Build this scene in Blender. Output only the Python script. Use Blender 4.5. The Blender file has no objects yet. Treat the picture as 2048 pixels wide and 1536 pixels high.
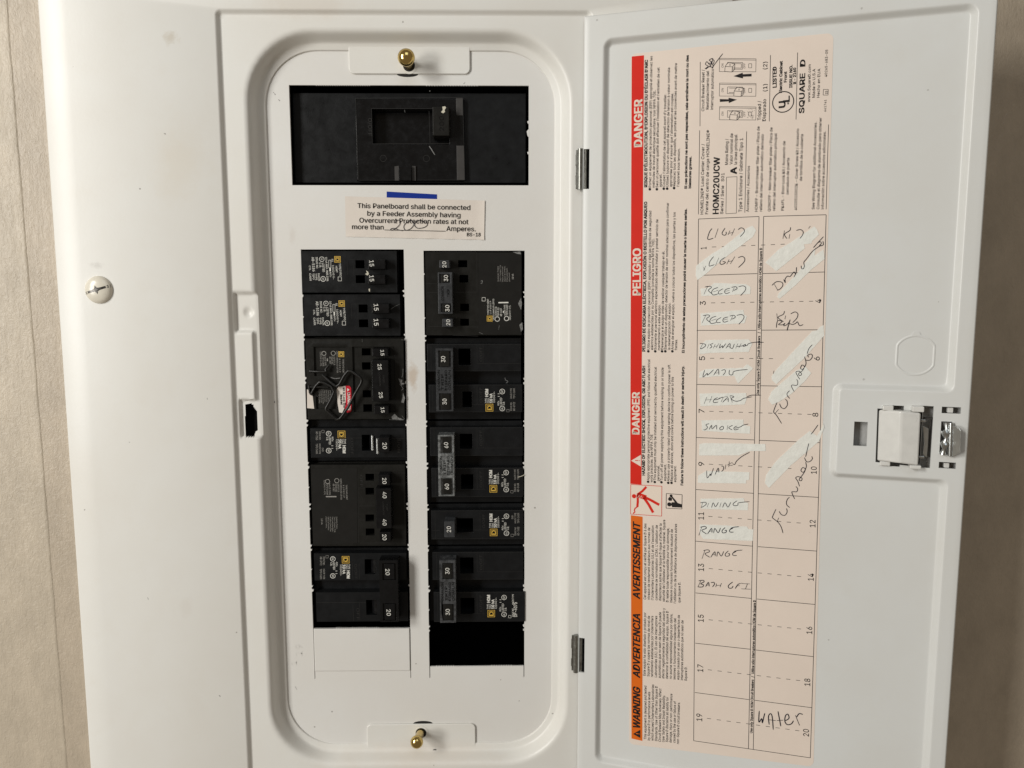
import bpy, bmesh, math, random
from mathutils import Vector, Matrix
random.seed(7)
C = bpy.context.scene
COL = C.collection
MM = 0.001

# ------------------------------------------------------------ camera, world, lamps, exposure
F_PX = 1540.0
PITCH, ROLL, YAW = math.radians(6.652), math.radians(0.061), math.radians(-0.779)
CAM_D = 0.43985                      # metres from the camera to the face of the cover
_c, _s = math.cos(YAW), math.sin(YAW)
def _yaw(v): return Vector((_c*v[0]-_s*v[1], _s*v[0]+_c*v[1], v[2]))
_r = _yaw((1, 0, 0)); _u = _yaw((0, math.sin(PITCH), math.cos(PITCH))); _f = _yaw((0, math.cos(PITCH), -math.sin(PITCH)))
CR = math.cos(ROLL)*_r - math.sin(ROLL)*_u
CU = math.cos(ROLL)*_u + math.sin(ROLL)*_r
CAMPOS = Vector((0, -CAM_D, 0))
cam = bpy.data.objects.new('camera', bpy.data.cameras.new('camera'))
COL.objects.link(cam)
cam.data.sensor_width = 36.0
cam.data.lens = F_PX/2048*36.0
cam.data.clip_start = 0.01; cam.data.clip_end = 50
m = Matrix((CR, CU, -_f)).transposed().to_4x4(); m.translation = CAMPOS
cam.matrix_world = m
C.camera = cam

w = bpy.data.worlds.new('World'); C.world = w; w.use_nodes = True
bg = w.node_tree.nodes['Background']
bg.inputs[0].default_value = (1.0, 0.83, 0.64, 1); bg.inputs[1].default_value = 0.195

def area(name, loc, target, sx, sy, power, col):
    l = bpy.data.lights.new(name, 'AREA'); l.shape = 'RECTANGLE'; l.size = sx; l.size_y = sy
    l.energy = power; l.color = col
    o = bpy.data.objects.new(name, l); COL.objects.link(o)
    o.location = loc
    o.rotation_euler = (Vector(target)-Vector(loc)).to_track_quat('-Z', 'Y').to_euler()
    return o
area('window_light', (-1.16, -1.04, 0.54), (0, 0, 0), 0.32, 0.44, 13.4, (1.0, 0.985, 0.94))
area('window_light', (-1.18, -1.08, -0.02), (0, 0, 0), 0.32, 0.44, 10.0, (1.0, 0.98, 0.93))
area('fill_light', (0.15, -1.5, 1.3), (0, 0, 0), 0.9, 0.9, 4.2, (0.78, 0.90, 1.0))  # soft cool fill added from above, no lamp is seen there

C.view_settings.view_transform = 'Standard'; C.view_settings.look = 'None'
C.view_settings.exposure = 0.06; C.view_settings.gamma = 1.0
C.view_settings.use_curve_mapping = False
C.render.engine = 'CYCLES'

# ------------------------------------------------------------ frames: a plane in the place, photo pixels read off onto it
class Frame:
    def __init__(s, O, A, B):
        s.O, s.A, s.B = Vector(O), Vector(A), Vector(B); s.N = s.A.cross(s.B)
    def p(s, x, y, h=0.0):
        d = F_PX*_f + (x-1024)*CR - (y-768)*CU
        o = s.O + s.N*h*MM
        t = ((o-CAMPOS).dot(s.N))/d.dot(s.N)
        q = CAMPOS + d*t - o
        return (q.dot(s.A)/MM, q.dot(s.B)/MM)
    def w(s, a, b, h=0.0):
        return s.O + (s.A*a + s.B*b + s.N*h)*MM
PAN = Frame((0, 0, 0), (1, 0, 0), (0, 0, 1))
ALPHA = math.radians(17.4)
_h = PAN.p(1160, 768, 1.0)
DOOR = Frame(PAN.w(_h[0], 0, 1.0), (math.cos(ALPHA), -math.sin(ALPHA), 0), (0, 0, 1))

def pr(fr, x0, y0, x1, y1, h):
    """pixel box -> (a0,b0,a1,b1) on the plane at height h"""
    ym, xm = (y0+y1)/2, (x0+x1)/2
    return (fr.p(x0, ym, h)[0], fr.p(xm, y1, h)[1], fr.p(x1, ym, h)[0], fr.p(xm, y0, h)[1])

# ------------------------------------------------------------ materials
def nodes(name):
    m = bpy.data.materials.new(name); m.use_nodes = True
    nt = m.node_tree; b = nt.nodes['Principled BSDF']
    return m, nt, b
def N(nt, t, **k):
    n = nt.nodes.new(t)
    for a, v in k.items():
        if a.startswith('i_'):
            key = a[2:]
            key = int(key) if key.isdigit() else key.replace('_', ' ')
            n.inputs[key].default_value = v
        else: setattr(n, a, v)
    return n
def mixc(nt, fac, a, b, mode='MIX'):
    n = nt.nodes.new('ShaderNodeMix'); n.data_type = 'RGBA'; n.blend_type = mode
    for sock, v in ((n.inputs[0], fac), (n.inputs[6], a), (n.inputs[7], b)):
        if isinstance(v, (int, float)): sock.default_value = v
        elif isinstance(v, tuple): sock.default_value = (*v, 1)
        else: nt.links.new(v, sock)
    return n.outputs[2]
def math_(nt, op, a, b=None, c=None):
    n = nt.nodes.new('ShaderNodeMath'); n.operation = op
    for i, v in enumerate((a, b, c)):
        if v is None: continue
        if isinstance(v, (int, float)): n.inputs[i].default_value = v
        else: nt.links.new(v, n.inputs[i])
    return n.outputs[0]
def ramp(nt, fac, a, b):
    n = nt.nodes.new('ShaderNodeMapRange'); n.clamp = True
    nt.links.new(fac, n.inputs[0]); n.inputs[1].default_value = a; n.inputs[2].default_value = b
    return n.outputs[0]

def simple(name, col, rough=0.5, metal=0.0, spec=0.5, var=0.0, vscale=60, bump=0.0, bscale=900, coat=0.0, rvar=0.0):
    m, nt, b = nodes(name)
    b.inputs['Base Color'].default_value = (*col, 1); b.inputs['Roughness'].default_value = rough
    b.inputs['Metallic'].default_value = metal; b.inputs['Specular IOR Level'].default_value = spec
    b.inputs['Coat Weight'].default_value = coat
    tc = N(nt, 'ShaderNodeTexCoord')
    if var or rvar:
        n = N(nt, 'ShaderNodeTexNoise', i_Scale=vscale, i_Detail=5.0, i_Roughness=0.65)
        nt.links.new(tc.outputs['Object'], n.inputs['Vector'])
        r = ramp(nt, n.outputs[0], 0.3, 0.72)
        if var:
            nt.links.new(mixc(nt, r, tuple(c*(1-var) for c in col), tuple(min(1, c*(1+var)) for c in col)), b.inputs['Base Color'])
        if rvar:
            nt.links.new(math_(nt, 'MULTIPLY_ADD', r, rvar, rough-rvar/2), b.inputs['Roughness'])
    if bump:
        n = N(nt, 'ShaderNodeTexNoise', i_Scale=bscale, i_Detail=3.0)
        nt.links.new(tc.outputs['Object'], n.inputs['Vector'])
        bp = N(nt, 'ShaderNodeBump', i_Strength=bump, i_Distance=0.0003)
        nt.links.new(n.outputs[0], bp.inputs['Height']); nt.links.new(bp.outputs[0], b.inputs['Normal'])
    return m

def paint(name, spots=(), col=(0.70, 0.69, 0.65), specks=0.6):
    """white enamel on sheet steel: faint orange peel, grime clouds, stray specks, stains with a place of their own"""
    m, nt, b = nodes(name)
    tc = N(nt, 'ShaderNodeTexCoord'); ob = tc.outputs['Object']
    n1 = N(nt, 'ShaderNodeTexNoise', i_Scale=9.0, i_Detail=6.0, i_Roughness=0.6); nt.links.new(ob, n1.inputs['Vector'])
    n2 = N(nt, 'ShaderNodeTexNoise', i_Scale=70.0, i_Detail=6.0, i_Roughness=0.7); nt.links.new(ob, n2.inputs['Vector'])
    c = mixc(nt, ramp(nt, n1.outputs[0], 0.35, 0.68), (col[0]*0.97, col[1]*0.96, col[2]*0.955), (col[0]*1.02, col[1]*1.03, col[2]*1.05))
    c = mixc(nt, math_(nt, 'MULTIPLY', ramp(nt, n2.outputs[0], 0.55, 0.8), 0.25), c, (col[0]*0.93, col[1]*0.9, col[2]*0.86))
    # specks
    for sc, thr, rad in ((95.0, 0.88, 0.05), (38.0, 0.80, 0.020)):
        v = N(nt, 'ShaderNodeTexVoronoi', i_Scale=sc); nt.links.new(ob, v.inputs['Vector'])
        sep = N(nt, 'ShaderNodeSeparateColor'); nt.links.new(v.outputs['Color'], sep.inputs[0])
        n3 = N(nt, 'ShaderNodeTexNoise', i_Scale=1400.0, i_Detail=2.0); nt.links.new(ob, n3.inputs['Vector'])
        dd = math_(nt, 'ADD', v.outputs['Distance'], math_(nt, 'MULTIPLY', math_(nt, 'SUBTRACT', n3.outputs[0], 0.5), 0.07))
        k = math_(nt, 'MULTIPLY', math_(nt, 'LESS_THAN', dd, rad), math_(nt, 'GREATER_THAN', sep.outputs[0], thr))
        c = mixc(nt, math_(nt, 'MULTIPLY', k, specks), c, (0.12, 0.10, 0.08))
    for (pos, rx, rz, sc_, st) in spots:
        mp = N(nt, 'ShaderNodeVectorMath', operation='SUBTRACT'); nt.links.new(ob, mp.inputs[0]); mp.inputs[1].default_value = pos
        m2 = N(nt, 'ShaderNodeVectorMath', operation='DIVIDE'); nt.links.new(mp.outputs[0], m2.inputs[0]); m2.inputs[1].default_value = (rx, 1.0, rz)
        ln = N(nt, 'ShaderNodeVectorMath', operation='LENGTH'); nt.links.new(m2.outputs[0], ln.inputs[0])
        k = math_(nt, 'SUBTRACT', 1.0, ln.outputs['Value'])
        nn = N(nt, 'ShaderNodeTexNoise', i_Scale=0.9/max(rx, rz)*1.6, i_Detail=7.0, i_Roughness=0.75); nt.links.new(ob, nn.inputs['Vector'])
        k = math_(nt, 'ADD', k, math_(nt, 'MULTIPLY', math_(nt, 'SUBTRACT', nn.outputs[0], 0.5), 2.2))
        k = ramp(nt, k, 0.15, 0.85)
        c = mixc(nt, math_(nt, 'MULTIPLY', k, st), c, sc_)
    nt.links.new(c, b.inputs['Base Color'])
    b.inputs['Roughness'].default_value = 0.37; b.inputs['Specular IOR Level'].default_value = 0.42
    nb = N(nt, 'ShaderNodeTexNoise', i_Scale=650.0, i_Detail=2.0); nt.links.new(ob, nb.inputs['Vector'])
    nb2 = N(nt, 'ShaderNodeTexNoise', i_Scale=26.0, i_Detail=1.0); nt.links.new(ob, nb2.inputs['Vector'])
    h = math_(nt, 'ADD', math_(nt, 'MULTIPLY', nb.outputs[0], 0.22), math_(nt, 'MULTIPLY', nb2.outputs[0], 1.3))
    bp = N(nt, 'ShaderNodeBump', i_Strength=0.35, i_Distance=0.0003)
    nt.links.new(h, bp.inputs['Height']); nt.links.new(bp.outputs[0], b.inputs['Normal'])
    return m

def wallpaper(name, col):
    m, nt, b = nodes(name)
    tc = N(nt, 'ShaderNodeTexCoord'); ob = tc.outputs['Object']
    mp = N(nt, 'ShaderNodeMapping'); nt.links.new(ob, mp.inputs[0]); mp.inputs['Scale'].default_value = (1, 1, 0.6)
    n1 = N(nt, 'ShaderNodeTexNoise', i_Scale=45.0, i_Detail=9.0, i_Roughness=0.75); nt.links.new(mp.outputs[0], n1.inputs['Vector'])
    n2 = N(nt, 'ShaderNodeTexNoise', i_Scale=12.0, i_Detail=4.0); nt.links.new(ob, n2.inputs['Vector'])
    c = mixc(nt, ramp(nt, n1.outputs[0], 0.3, 0.7), tuple(x*0.86 for x in col), tuple(x*1.12 for x in col))
    c = mixc(nt, ramp(nt, n2.outputs[0], 0.3, 0.7), c, (col[0]*1.06, col[1]*1.0, col[2]*0.98), 'MIX') if False else c
    nt.links.new(c, b.inputs['Base Color'])
    b.inputs['Roughness'].default_value = 0.42
    # short embossed wrinkles
    d = N(nt, 'ShaderNodeTexNoise', i_Scale=160.0, i_Detail=3.0, i_Distortion=2.2); nt.links.new(mp.outputs[0], d.inputs['Vector'])
    v = N(nt, 'ShaderNodeTexNoise', i_Scale=330.0, i_Detail=5.0, i_Roughness=0.65, i_Distortion=1.6); nt.links.new(mp.outputs[0], v.inputs['Vector'])
    r1 = ramp(nt, math_(nt, 'ABSOLUTE', math_(nt, 'SUBTRACT', d.outputs[0], 0.5)), 0.0, 0.045)
    h = math_(nt, 'ADD', math_(nt, 'MULTIPLY', math_(nt, 'SUBTRACT', 1.0, r1), 0.10), math_(nt, 'MULTIPLY', v.outputs[0], 1.0))
    mr = N(nt, 'ShaderNodeMapping'); nt.links.new(ob, mr.inputs[0]); mr.inputs['Scale'].default_value = (1, 1, 0.12)
    n5 = N(nt, 'ShaderNodeTexNoise', i_Scale=120.0, i_Detail=4.0, i_Roughness=0.6); nt.links.new(mr.outputs[0], n5.inputs['Vector'])
    h = math_(nt, 'ADD', h, math_(nt, 'MULTIPLY', n5.outputs[0], 1.2))
    h = math_(nt, 'ADD', h, math_(nt, 'MULTIPLY', n1.outputs[0], 0.8))
    bp = N(nt, 'ShaderNodeBump', i_Strength=0.6, i_Distance=0.0006)
    nt.links.new(h, bp.inputs['Height']); nt.links.new(bp.outputs[0], b.inputs['Normal'])
    return m

def P3(fr, x, y, h):
    a, b = fr.p(x, y, h); return tuple(fr.w(a, b, h))
M = {}
def spotpos(fr, x, y, h, org): 
    p = Vector(P3(fr, x, y, h)) - Vector(org); return tuple(p)

PANEL_ORG = Vector((0, 0.005, -0.28))
M['cover'] = paint('white_enamel_cover', spots=(
    (spotpos(PAN, 355, 320, 0, PANEL_ORG), 0.022, 0.030, (0.64, 0.57, 0.45), 0.22),
    (spotpos(PAN, 342, 75, 0, PANEL_ORG), 0.006, 0.005, (0.42, 0.34, 0.22), 0.35),
    (spotpos(PAN, 600, 8, 0, PANEL_ORG), 0.04, 0.010, (0.60, 0.53, 0.45), 0.35),
    (spotpos(PAN, 372, 1215, 0, PANEL_ORG), 0.006, 0.010, (0.62, 0.58, 0.53), 0.3),
    (spotpos(PAN, 193, 531, 0, PANEL_ORG), 0.005, 0.0022, (0.35, 0.33, 0.30), 0.3),
    (spotpos(PAN, 840, 1510, -8, PANEL_ORG), 0.07, 0.012, (0.64, 0.55, 0.46), 0.30)))
M['deadfront'] = paint('white_enamel_inner_plate', spots=(
    (spotpos(PAN, 826, 755, -12, PANEL_ORG), 0.004, 0.014, (0.45, 0.33, 0.22), 0.55),
    (spotpos(PAN, 584, 470, -12, PANEL_ORG), 0.003, 0.008, (0.55, 0.50, 0.45), 0.35)), col=(0.685, 0.675, 0.645))
M['door'] = paint('white_enamel_door', col=(0.622, 0.628, 0.608), specks=0.35)
M['black'] = simple('black_breaker_plastic', (0.0085, 0.0090, 0.0098), 0.36, spec=0.17, var=0.15, vscale=180, bump=0.25, bscale=1600, rvar=0.18)
M['black_warm'] = simple('olive_black_breaker_plastic', (0.0125, 0.012, 0.0105), 0.40, spec=0.13, var=0.15, vscale=200, bump=0.25, bscale=1600, rvar=0.2)
M['black_label'] = simple('black_printed_film', (0.013, 0.0125, 0.0115), 0.40, spec=0.16, var=0.15, vscale=150)
M['toggle'] = simple('black_toggle_plastic', (0.006, 0.006, 0.0065), 0.24, spec=0.22, var=0.2, vscale=300, rvar=0.2)
M['grey_toggle'] = simple('handled_dark_grey_plastic', (0.034, 0.036, 0.039), 0.38, spec=0.35, var=0.35, vscale=380, bump=0.3, bscale=900, rvar=0.2)
M['silvered'] = simple('silvery_worn_plastic', (0.16, 0.168, 0.17), 0.3, metal=0.25, var=0.75, vscale=520, bump=0.8, bscale=700, rvar=0.3)
M['worn'] = simple('worn_grey_black_plastic', (0.045, 0.047, 0.05), 0.38, var=0.7, vscale=420, bump=0.5, bscale=900, rvar=0.3)
M['grey_plastic'] = simple('dusty_and_lit_dark_grey_plastic', (0.032, 0.029, 0.027), 0.5, var=0.2, vscale=200)
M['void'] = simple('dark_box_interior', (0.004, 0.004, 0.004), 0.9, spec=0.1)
M['ink_white'] = simple('white_print', (0.68, 0.67, 0.62), 0.6, var=0.2, vscale=900)
M['ink_dim'] = simple('faded_grey_print', (0.26, 0.25, 0.23), 0.6, var=0.4, vscale=900)
M['emboss'] = simple('embossed_black_letters', (0.022, 0.022, 0.022), 0.3)
M['ink_yellow'] = simple('yellow_print', (0.72, 0.46, 0.07), 0.55, var=0.15, vscale=900)
M['ink_black'] = simple('black_print', (0.016, 0.014, 0.014), 0.55, spec=0.15)
M['ink_fine'] = simple('fine_black_print', (0.016, 0.014, 0.014), 0.55, spec=0.15)
M['pen'] = simple('blue_black_pen_ink', (0.012, 0.012, 0.022), 0.45, spec=0.15)
M['paper'] = simple('peach_sticker_paper', (0.70, 0.605, 0.53), 0.6, spec=0.2, var=0.03, vscale=30, bump=0.06, bscale=1200)
M['notice'] = simple('off_white_notice_paper', (0.66, 0.60, 0.54), 0.55, var=0.04, vscale=60, bump=0.1, bscale=500)
M['tape'] = simple('white_correction_tape', (0.71, 0.71, 0.665), 0.5, spec=0.3, var=0.05, vscale=260, bump=0.9, bscale=420)
M['red'] = simple('red_print', (0.60, 0.020, 0.010), 0.5, spec=0.15, var=0.05, vscale=90)
M['orange'] = simple('orange_print', (0.66, 0.135, 0.012), 0.5, spec=0.15, var=0.05, vscale=90)
M['blue'] = simple('blue_sticker', (0.008, 0.03, 0.24), 0.4, spec=0.15)
M['redlabel'] = simple('magenta_red_print', (0.50, 0.02, 0.035), 0.4, spec=0.15)
M['brass'] = simple('polished_brass', (0.62, 0.46, 0.17), 0.16, metal=1.0, rvar=0.12, vscale=500)
M['steel'] = simple('zinc_plated_steel', (0.50, 0.52, 0.52), 0.3, metal=1.0, var=0.1, vscale=200)
M['darksteel'] = simple('dull_grey_steel', (0.28, 0.28, 0.26), 0.38, metal=1.0, var=0.25, vscale=500, rvar=0.2)
M['wire'] = simple('black_coated_wire', (0.009, 0.0085, 0.0075), 0.34, spec=0.35, var=0.3, vscale=400)
M['latch'] = simple('white_latch_plastic', (0.62, 0.615, 0.59), 0.16, var=0.05, vscale=200, bump=0.05)
M['screwpaint'] = simple('cream_painted_screw', (0.68, 0.64, 0.55), 0.25, var=0.05, vscale=300)
M['scuff_fine'] = simple('pale_scratch', (0.28, 0.28, 0.27), 0.5)
M['scuff'] = simple('grey_scuff', (0.17, 0.17, 0.165), 0.5, var=0.85, vscale=2200)
M['chip'] = simple('pale_paint_fleck', (0.55, 0.52, 0.42), 0.5)
M['dirt_and_shade'] = simple('dark_dirt_and_hole_shade', (0.01, 0.009, 0.008), 0.8)  # black for dirt marks and for painted shade in holes and gaps
M['wall'] = wallpaper('beige_embossed_wallpaper', (0.435, 0.368, 0.285))
M['backing'] = simple('grey_shaded_steel_back', (0.42, 0.42, 0.41), 0.5, bump=1.0, bscale=500)

# ------------------------------------------------------------ mesh building
class MB:
    def __init__(s): s.v = []; s.f = []
    def add(s, vs, fs):
        k = len(s.v); s.v += [tuple(x) for x in vs]; s.f += [tuple(i+k for i in f) for f in fs]
    def prism(s, fr, poly, h0, h1, poly0=None, bottom=True):
        """poly in plane mm (counter-clockwise seen from the camera), base h0, top h1"""
        ar = sum(poly[i-1][0]*poly[i][1]-poly[i][0]*poly[i-1][1] for i in range(len(poly)))
        if ar < 0:
            poly = poly[::-1]
            if poly0: poly0 = poly0[::-1]
        n = len(poly); p0 = poly0 or poly
        vs = [fr.w(a, b, h1) for a, b in poly] + [fr.w(a, b, h0) for a, b in p0]
        fs = [tuple(range(n))] + [(i, i+n, (i+1) % n+n, (i+1) % n) for i in range(n)]
        if bottom: fs.append(tuple(range(2*n-1, n-1, -1)))
        s.add(vs, fs)
    def box(s, fr, r, h0, h1, grow=0.0):
        a0, b0, a1, b1 = r
        p = [(a0, b0), (a1, b0), (a1, b1), (a0, b1)]
        q = [(a0-grow, b0-grow), (a1+grow, b0-grow), (a1+grow, b1+grow), (a0-grow, b1+grow)] if grow else None
        s.prism(fr, p, h0, h1, q)
    def pxbox(s, fr, x0, y0, x1, y1, h0, h1, grow=0.0): s.box(fr, pr(fr, x0, y0, x1, y1, h1), h0, h1, grow)
    def pxpoly(s, fr, pts, h0, h1): s.prism(fr, [fr.p(x, y, h1) for x, y in pts], h0, h1)
    def plate(s, fr, r, holes, h0, h1, extra_a=(), extra_b=(), fn=None):
        """rectangular plate with rectangular holes, walls round each hole"""
        A = sorted(set([r[0], r[2]]+[x for h in holes for x in (h[0], h[2]) if r[0] < x < r[2]]+list(extra_a)))
        B = sorted(set([r[1], r[3]]+[x for h in holes for x in (h[1], h[3]) if r[1] < x < r[3]]+list(extra_b)))
        def solid(i, j):
            if i < 0 or j < 0 or i >= len(A)-1 or j >= len(B)-1: return False
            ca, cb = (A[i]+A[i+1])/2, (B[j]+B[j+1])/2
            return not any(h[0] < ca < h[2] and h[1] < cb < h[3] for h in holes)
        idx = {}
        vs, fs = [], []
        def V(i, j, t):
            k = (i, j, t)
            if k not in idx:
                idx[k] = len(vs)
                hh = (h1 if t else h0)
                if fn: hh += fn(A[i], B[j])
                vs.append(fr.w(A[i], B[j], hh))
            return idx[k]
        for i in range(len(A)-1):
            for j in range(len(B)-1):
                if not solid(i, j): continue
                fs.append((V(i, j, 1), V(i+1, j, 1), V(i+1, j+1, 1), V(i, j+1, 1)))
                fs.append((V(i, j, 0), V(i, j+1, 0), V(i+1, j+1, 0), V(i+1, j, 0)))
                if not solid(i-1, j): fs.append((V(i, j, 0), V(i, j, 1), V(i, j+1, 1), V(i, j+1, 0)))
                if not solid(i+1, j): fs.append((V(i+1, j+1, 0), V(i+1, j+1, 1), V(i+1, j, 1), V(i+1, j, 0)))
                if not solid(i, j-1): fs.append((V(i+1, j, 0), V(i+1, j, 1), V(i, j, 1), V(i, j, 0)))
                if not solid(i, j+1): fs.append((V(i, j+1, 0), V(i, j+1, 1), V(i+1, j+1, 1), V(i+1, j+1, 0)))
        s.add(vs, fs)
    def lathe(s, base, axis, prof, n=24, up=Vector((0, 0, 1))):
        """prof: list of (radius mm, height mm) along axis"""
        axis = Vector(axis).normalized()
        x = axis.cross(up); x = x.normalized() if x.length > 1e-6 else Vector((1, 0, 0))
        y = axis.cross(x)
        vs, fs = [], []
        for r, h in prof:
            for i in range(n):
                t = 2*math.pi*i/n
                vs.append(Vector(base)+(x*math.cos(t)*r+y*math.sin(t)*r+axis*h)*MM)
        for k in range(len(prof)-1):
            for i in range(n):
                a, b = k*n+i, k*n+(i+1) % n
                fs.append((a, b, b+n, a+n))
        fs.append(tuple(range(n-1, -1, -1))); fs.append(tuple(range((len(prof)-1)*n, len(prof)*n)))
        s.add(vs, fs)
    def tube(s, pts, r, n=8):
        """pts in world metres; r mm"""
        rings = []
        pts = [Vector(p) for p in pts]
        for i, p in enumerate(pts):
            d = (pts[min(i+1, len(pts)-1)]-pts[max(i-1, 0)]).normalized()
            x = d.cross(Vector((0.1, 1, 0.05))).normalized(); y = d.cross(x)
            rr = r[i] if isinstance(r, (list, tuple)) else r
            rings.append([p+(x*math.cos(2*math.pi*k/n)+y*math.sin(2*math.pi*k/n))*rr*MM for k in range(n)])
        vs = [v for q in rings for v in q]; fs = []
        for i in range(len(pts)-1):
            for k in range(n):
                fs.append((i*n+k, i*n+(k+1) % n, (i+1)*n+(k+1) % n, (i+1)*n+k))
        fs.append(tuple(range(n-1, -1, -1))); fs.append(tuple(range((len(pts)-1)*n, len(pts)*n)))
        s.add(vs, fs)
    def stroke(s, fr, pts, width, h, smooth=True, taper=True):
        """flat pen line through photo points, lying on the sheet"""
        q = [Vector(fr.p(x, y, h)) for x, y in pts]
        if smooth and len(q) > 2:
            o = []
            for i in range(len(q)-1):
                p0, p1, p2, p3 = q[max(i-1, 0)], q[i], q[i+1], q[min(i+2, len(q)-1)]
                for t in (0, .25, .5, .75):
                    o.append(0.5*((2*p1)+(p2-p0)*t+(2*p0-5*p1+4*p2-p3)*t*t+(3*p1-p0-3*p2+p3)*t**3))
            o.append(q[-1]); q = o
        n = len(q); vs = []; fs = []
        for i in range(n):
            d = q[min(i+1, n-1)]-q[max(i-1, 0)]
            if d.length < 1e-6: d = Vector((1, 0))
            d.normalize(); nn = Vector((-d.y, d.x))*width/2
            if taper and (i == 0 or i == n-1): nn *= 0.55
            a, b = q[i]+nn, q[i]-nn
            vs += [fr.w(a.x, a.y, h), fr.w(b.x, b.y, h)]
        for i in range(n-1): fs.append((2*i+1, 2*i+3, 2*i+2, 2*i))
        s.add(vs, fs)
    def ring(s, fr, c, r, w_, h, n=24):
        vs = []; fs = []
        for i in range(n):
            t = 2*math.pi*i/n
            for rr in (r-w_/2, r+w_/2): vs.append(fr.w(c[0]+math.cos(t)*rr, c[1]+math.sin(t)*rr, h))
        for i in range(n):
            j = (i+1) % n; fs.append((2*i, 2*i+1, 2*j+1, 2*j))
        s.add(vs, fs)
    def disc(s, fr, c, rx, ry, h, n=20):
        s.add([fr.w(c[0]+math.cos(2*math.pi*i/n)*rx, c[1]+math.sin(2*math.pi*i/n)*ry, h) for i in range(n)], [tuple(range(n))])

ORG = {}
def root(name, label, cat, org, group=None):
    o = bpy.data.objects.new(name, None); COL.objects.link(o)
    o.empty_display_size = 0.02; o.location = org
    o['label'] = label; o['category'] = cat
    if group: o['group'] = group
    ORG[o.name] = Vector(org); o['_r'] = 0
    del o['_r']
    return o
def org_of(p):
    while p.parent is not None: p = p.parent
    return ORG.get(p.name, Vector((0, 0, 0)))
def mk(name, mb, mat, parent=None, smooth=False, bevel=0.0, seg=2, label=None, angle=40):
    o0 = org_of(parent) if parent is not None else Vector((0, 0, 0))
    me = bpy.data.meshes.new(name)
    me.from_pydata([tuple(Vector(v)-o0) for v in mb.v], [], mb.f)
    me.materials.append(M[mat]); me.validate(); me.update()
    if smooth:
        me.polygons.foreach_set('use_smooth', [True]*len(me.polygons))
        try: me.set_sharp_from_angle(angle=math.radians(angle))
        except Exception: pass
    o = bpy.data.objects.new(name, me); COL.objects.link(o)
    if parent is not None: o.parent = parent
    if bevel:
        b = o.modifiers.new('bevel', 'BEVEL'); b.width = bevel*MM; b.segments = seg; b.limit_method = 'ANGLE'
        b.angle_limit = math.radians(35); b.use_clamp_overlap = True
        me.polygons.foreach_set('use_smooth', [True]*len(me.polygons))
        try: b.harden_normals = True
        except Exception: pass
    if label: o['label'] = label
    return o

# ------------------------------------------------------------ lettering
_cache = {}
# Blender's own bundled sans-serif, closest to the printed lettering; its built-in face otherwise
FONT = None
try:
    import os
    _fp = os.path.join(bpy.utils.resource_path('LOCAL'), 'datafiles', 'fonts', 'Inter.woff2')
    if os.path.exists(_fp): FONT = bpy.data.fonts.load(_fp)
except Exception:
    FONT = None
def glyphs(s, bold=0.0, ital=0.0, res=1):
    k = (s, bold, ital, res)
    if k in _cache: return _cache[k]
    c = bpy.data.curves.new('t', 'FONT'); c.body = s; c.size = 1.0
    if FONT: c.font = FONT
    c.shear = ital; c.resolution_u = res
    o = bpy.data.objects.new('t', c)
    me = bpy.data.meshes.new_from_object(o)
    vs = [(v.co.x, v.co.y) for v in me.vertices]; fs = [tuple(p.vertices) for p in me.polygons]
    bpy.data.objects.remove(o); bpy.data.meshes.remove(me); bpy.data.curves.remove(c)
    x0 = min(v[0] for v in vs); x1 = max(v[0] for v in vs)
    _cache[k] = (vs, fs, x0, x1); return _cache[k]
_H = glyphs('H'); CAPH = max(v[1] for v in _H[0])-min(v[1] for v in _H[0])
def T(mb, fr, s, p0, p1, cap, h, bold=0.012, ital=0.0, res=1):
    """one line of lettering, its baseline running between two photo points on the sheet"""
    vs, fs, x0, x1 = glyphs(s, 0.0, ital, res)
    a0, a1 = Vector(fr.p(*p0, h)), Vector(fr.p(*p1, h))
    d = a1-a0; L = d.length; d.normalize(); u = Vector((-d.y, d.x))
    dpx = Vector((p1[0]-p0[0], p1[1]-p0[1])).normalized()
    upx = (p0[0]+dpx.y*cap, p0[1]-dpx.x*cap)
    capmm = (Vector(fr.p(*upx, h))-a0).length
    sx, sy = L/(x1-x0), capmm/CAPH
    # heavier weights: the line is struck again a hair to each side (each strike its own thin layer)
    e = max(0.0, bold)*1.0*sy
    sh = [(0, 0)] if e < 0.004*sy else ([(-e/2, -e/2), (e/2, e/2)] if bold < 0.03 else [(-e, -e*.5), (e, -e*.5), (e, e*.6), (-e, e*.6)])
    for n_, (ex, ey) in enumerate(sh):
        out = []
        for x, y in vs:
            q = a0+d*((x-x0)*sx+ex)+u*(y*sy+ey); out.append(fr.w(q.x, q.y, h+0.006*n_))
        mb.add(out, fs)
def crop(ox, oy, sc): return lambda x, y: (ox+x/sc, oy+y/sc)
def L(mb, fr, cv, s, a, b, cap, h, **k):
    T(mb, fr, s, cv(*a), cv(*b), cap, h, **k)

# ============================================================ THE SETTING: wall
org = Vector((0, 0.005, -0.32))
mb = MB(); mb.plate(PAN, (-900, -750, 900, 750), [(-158, -290, 40, 152)], -12, -5.1)
wall = mk('wall', mb, 'wall'); wall['kind'] = 'structure'; wall['label'] = 'beige embossed wallpapered wall behind the breaker panel'
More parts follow.
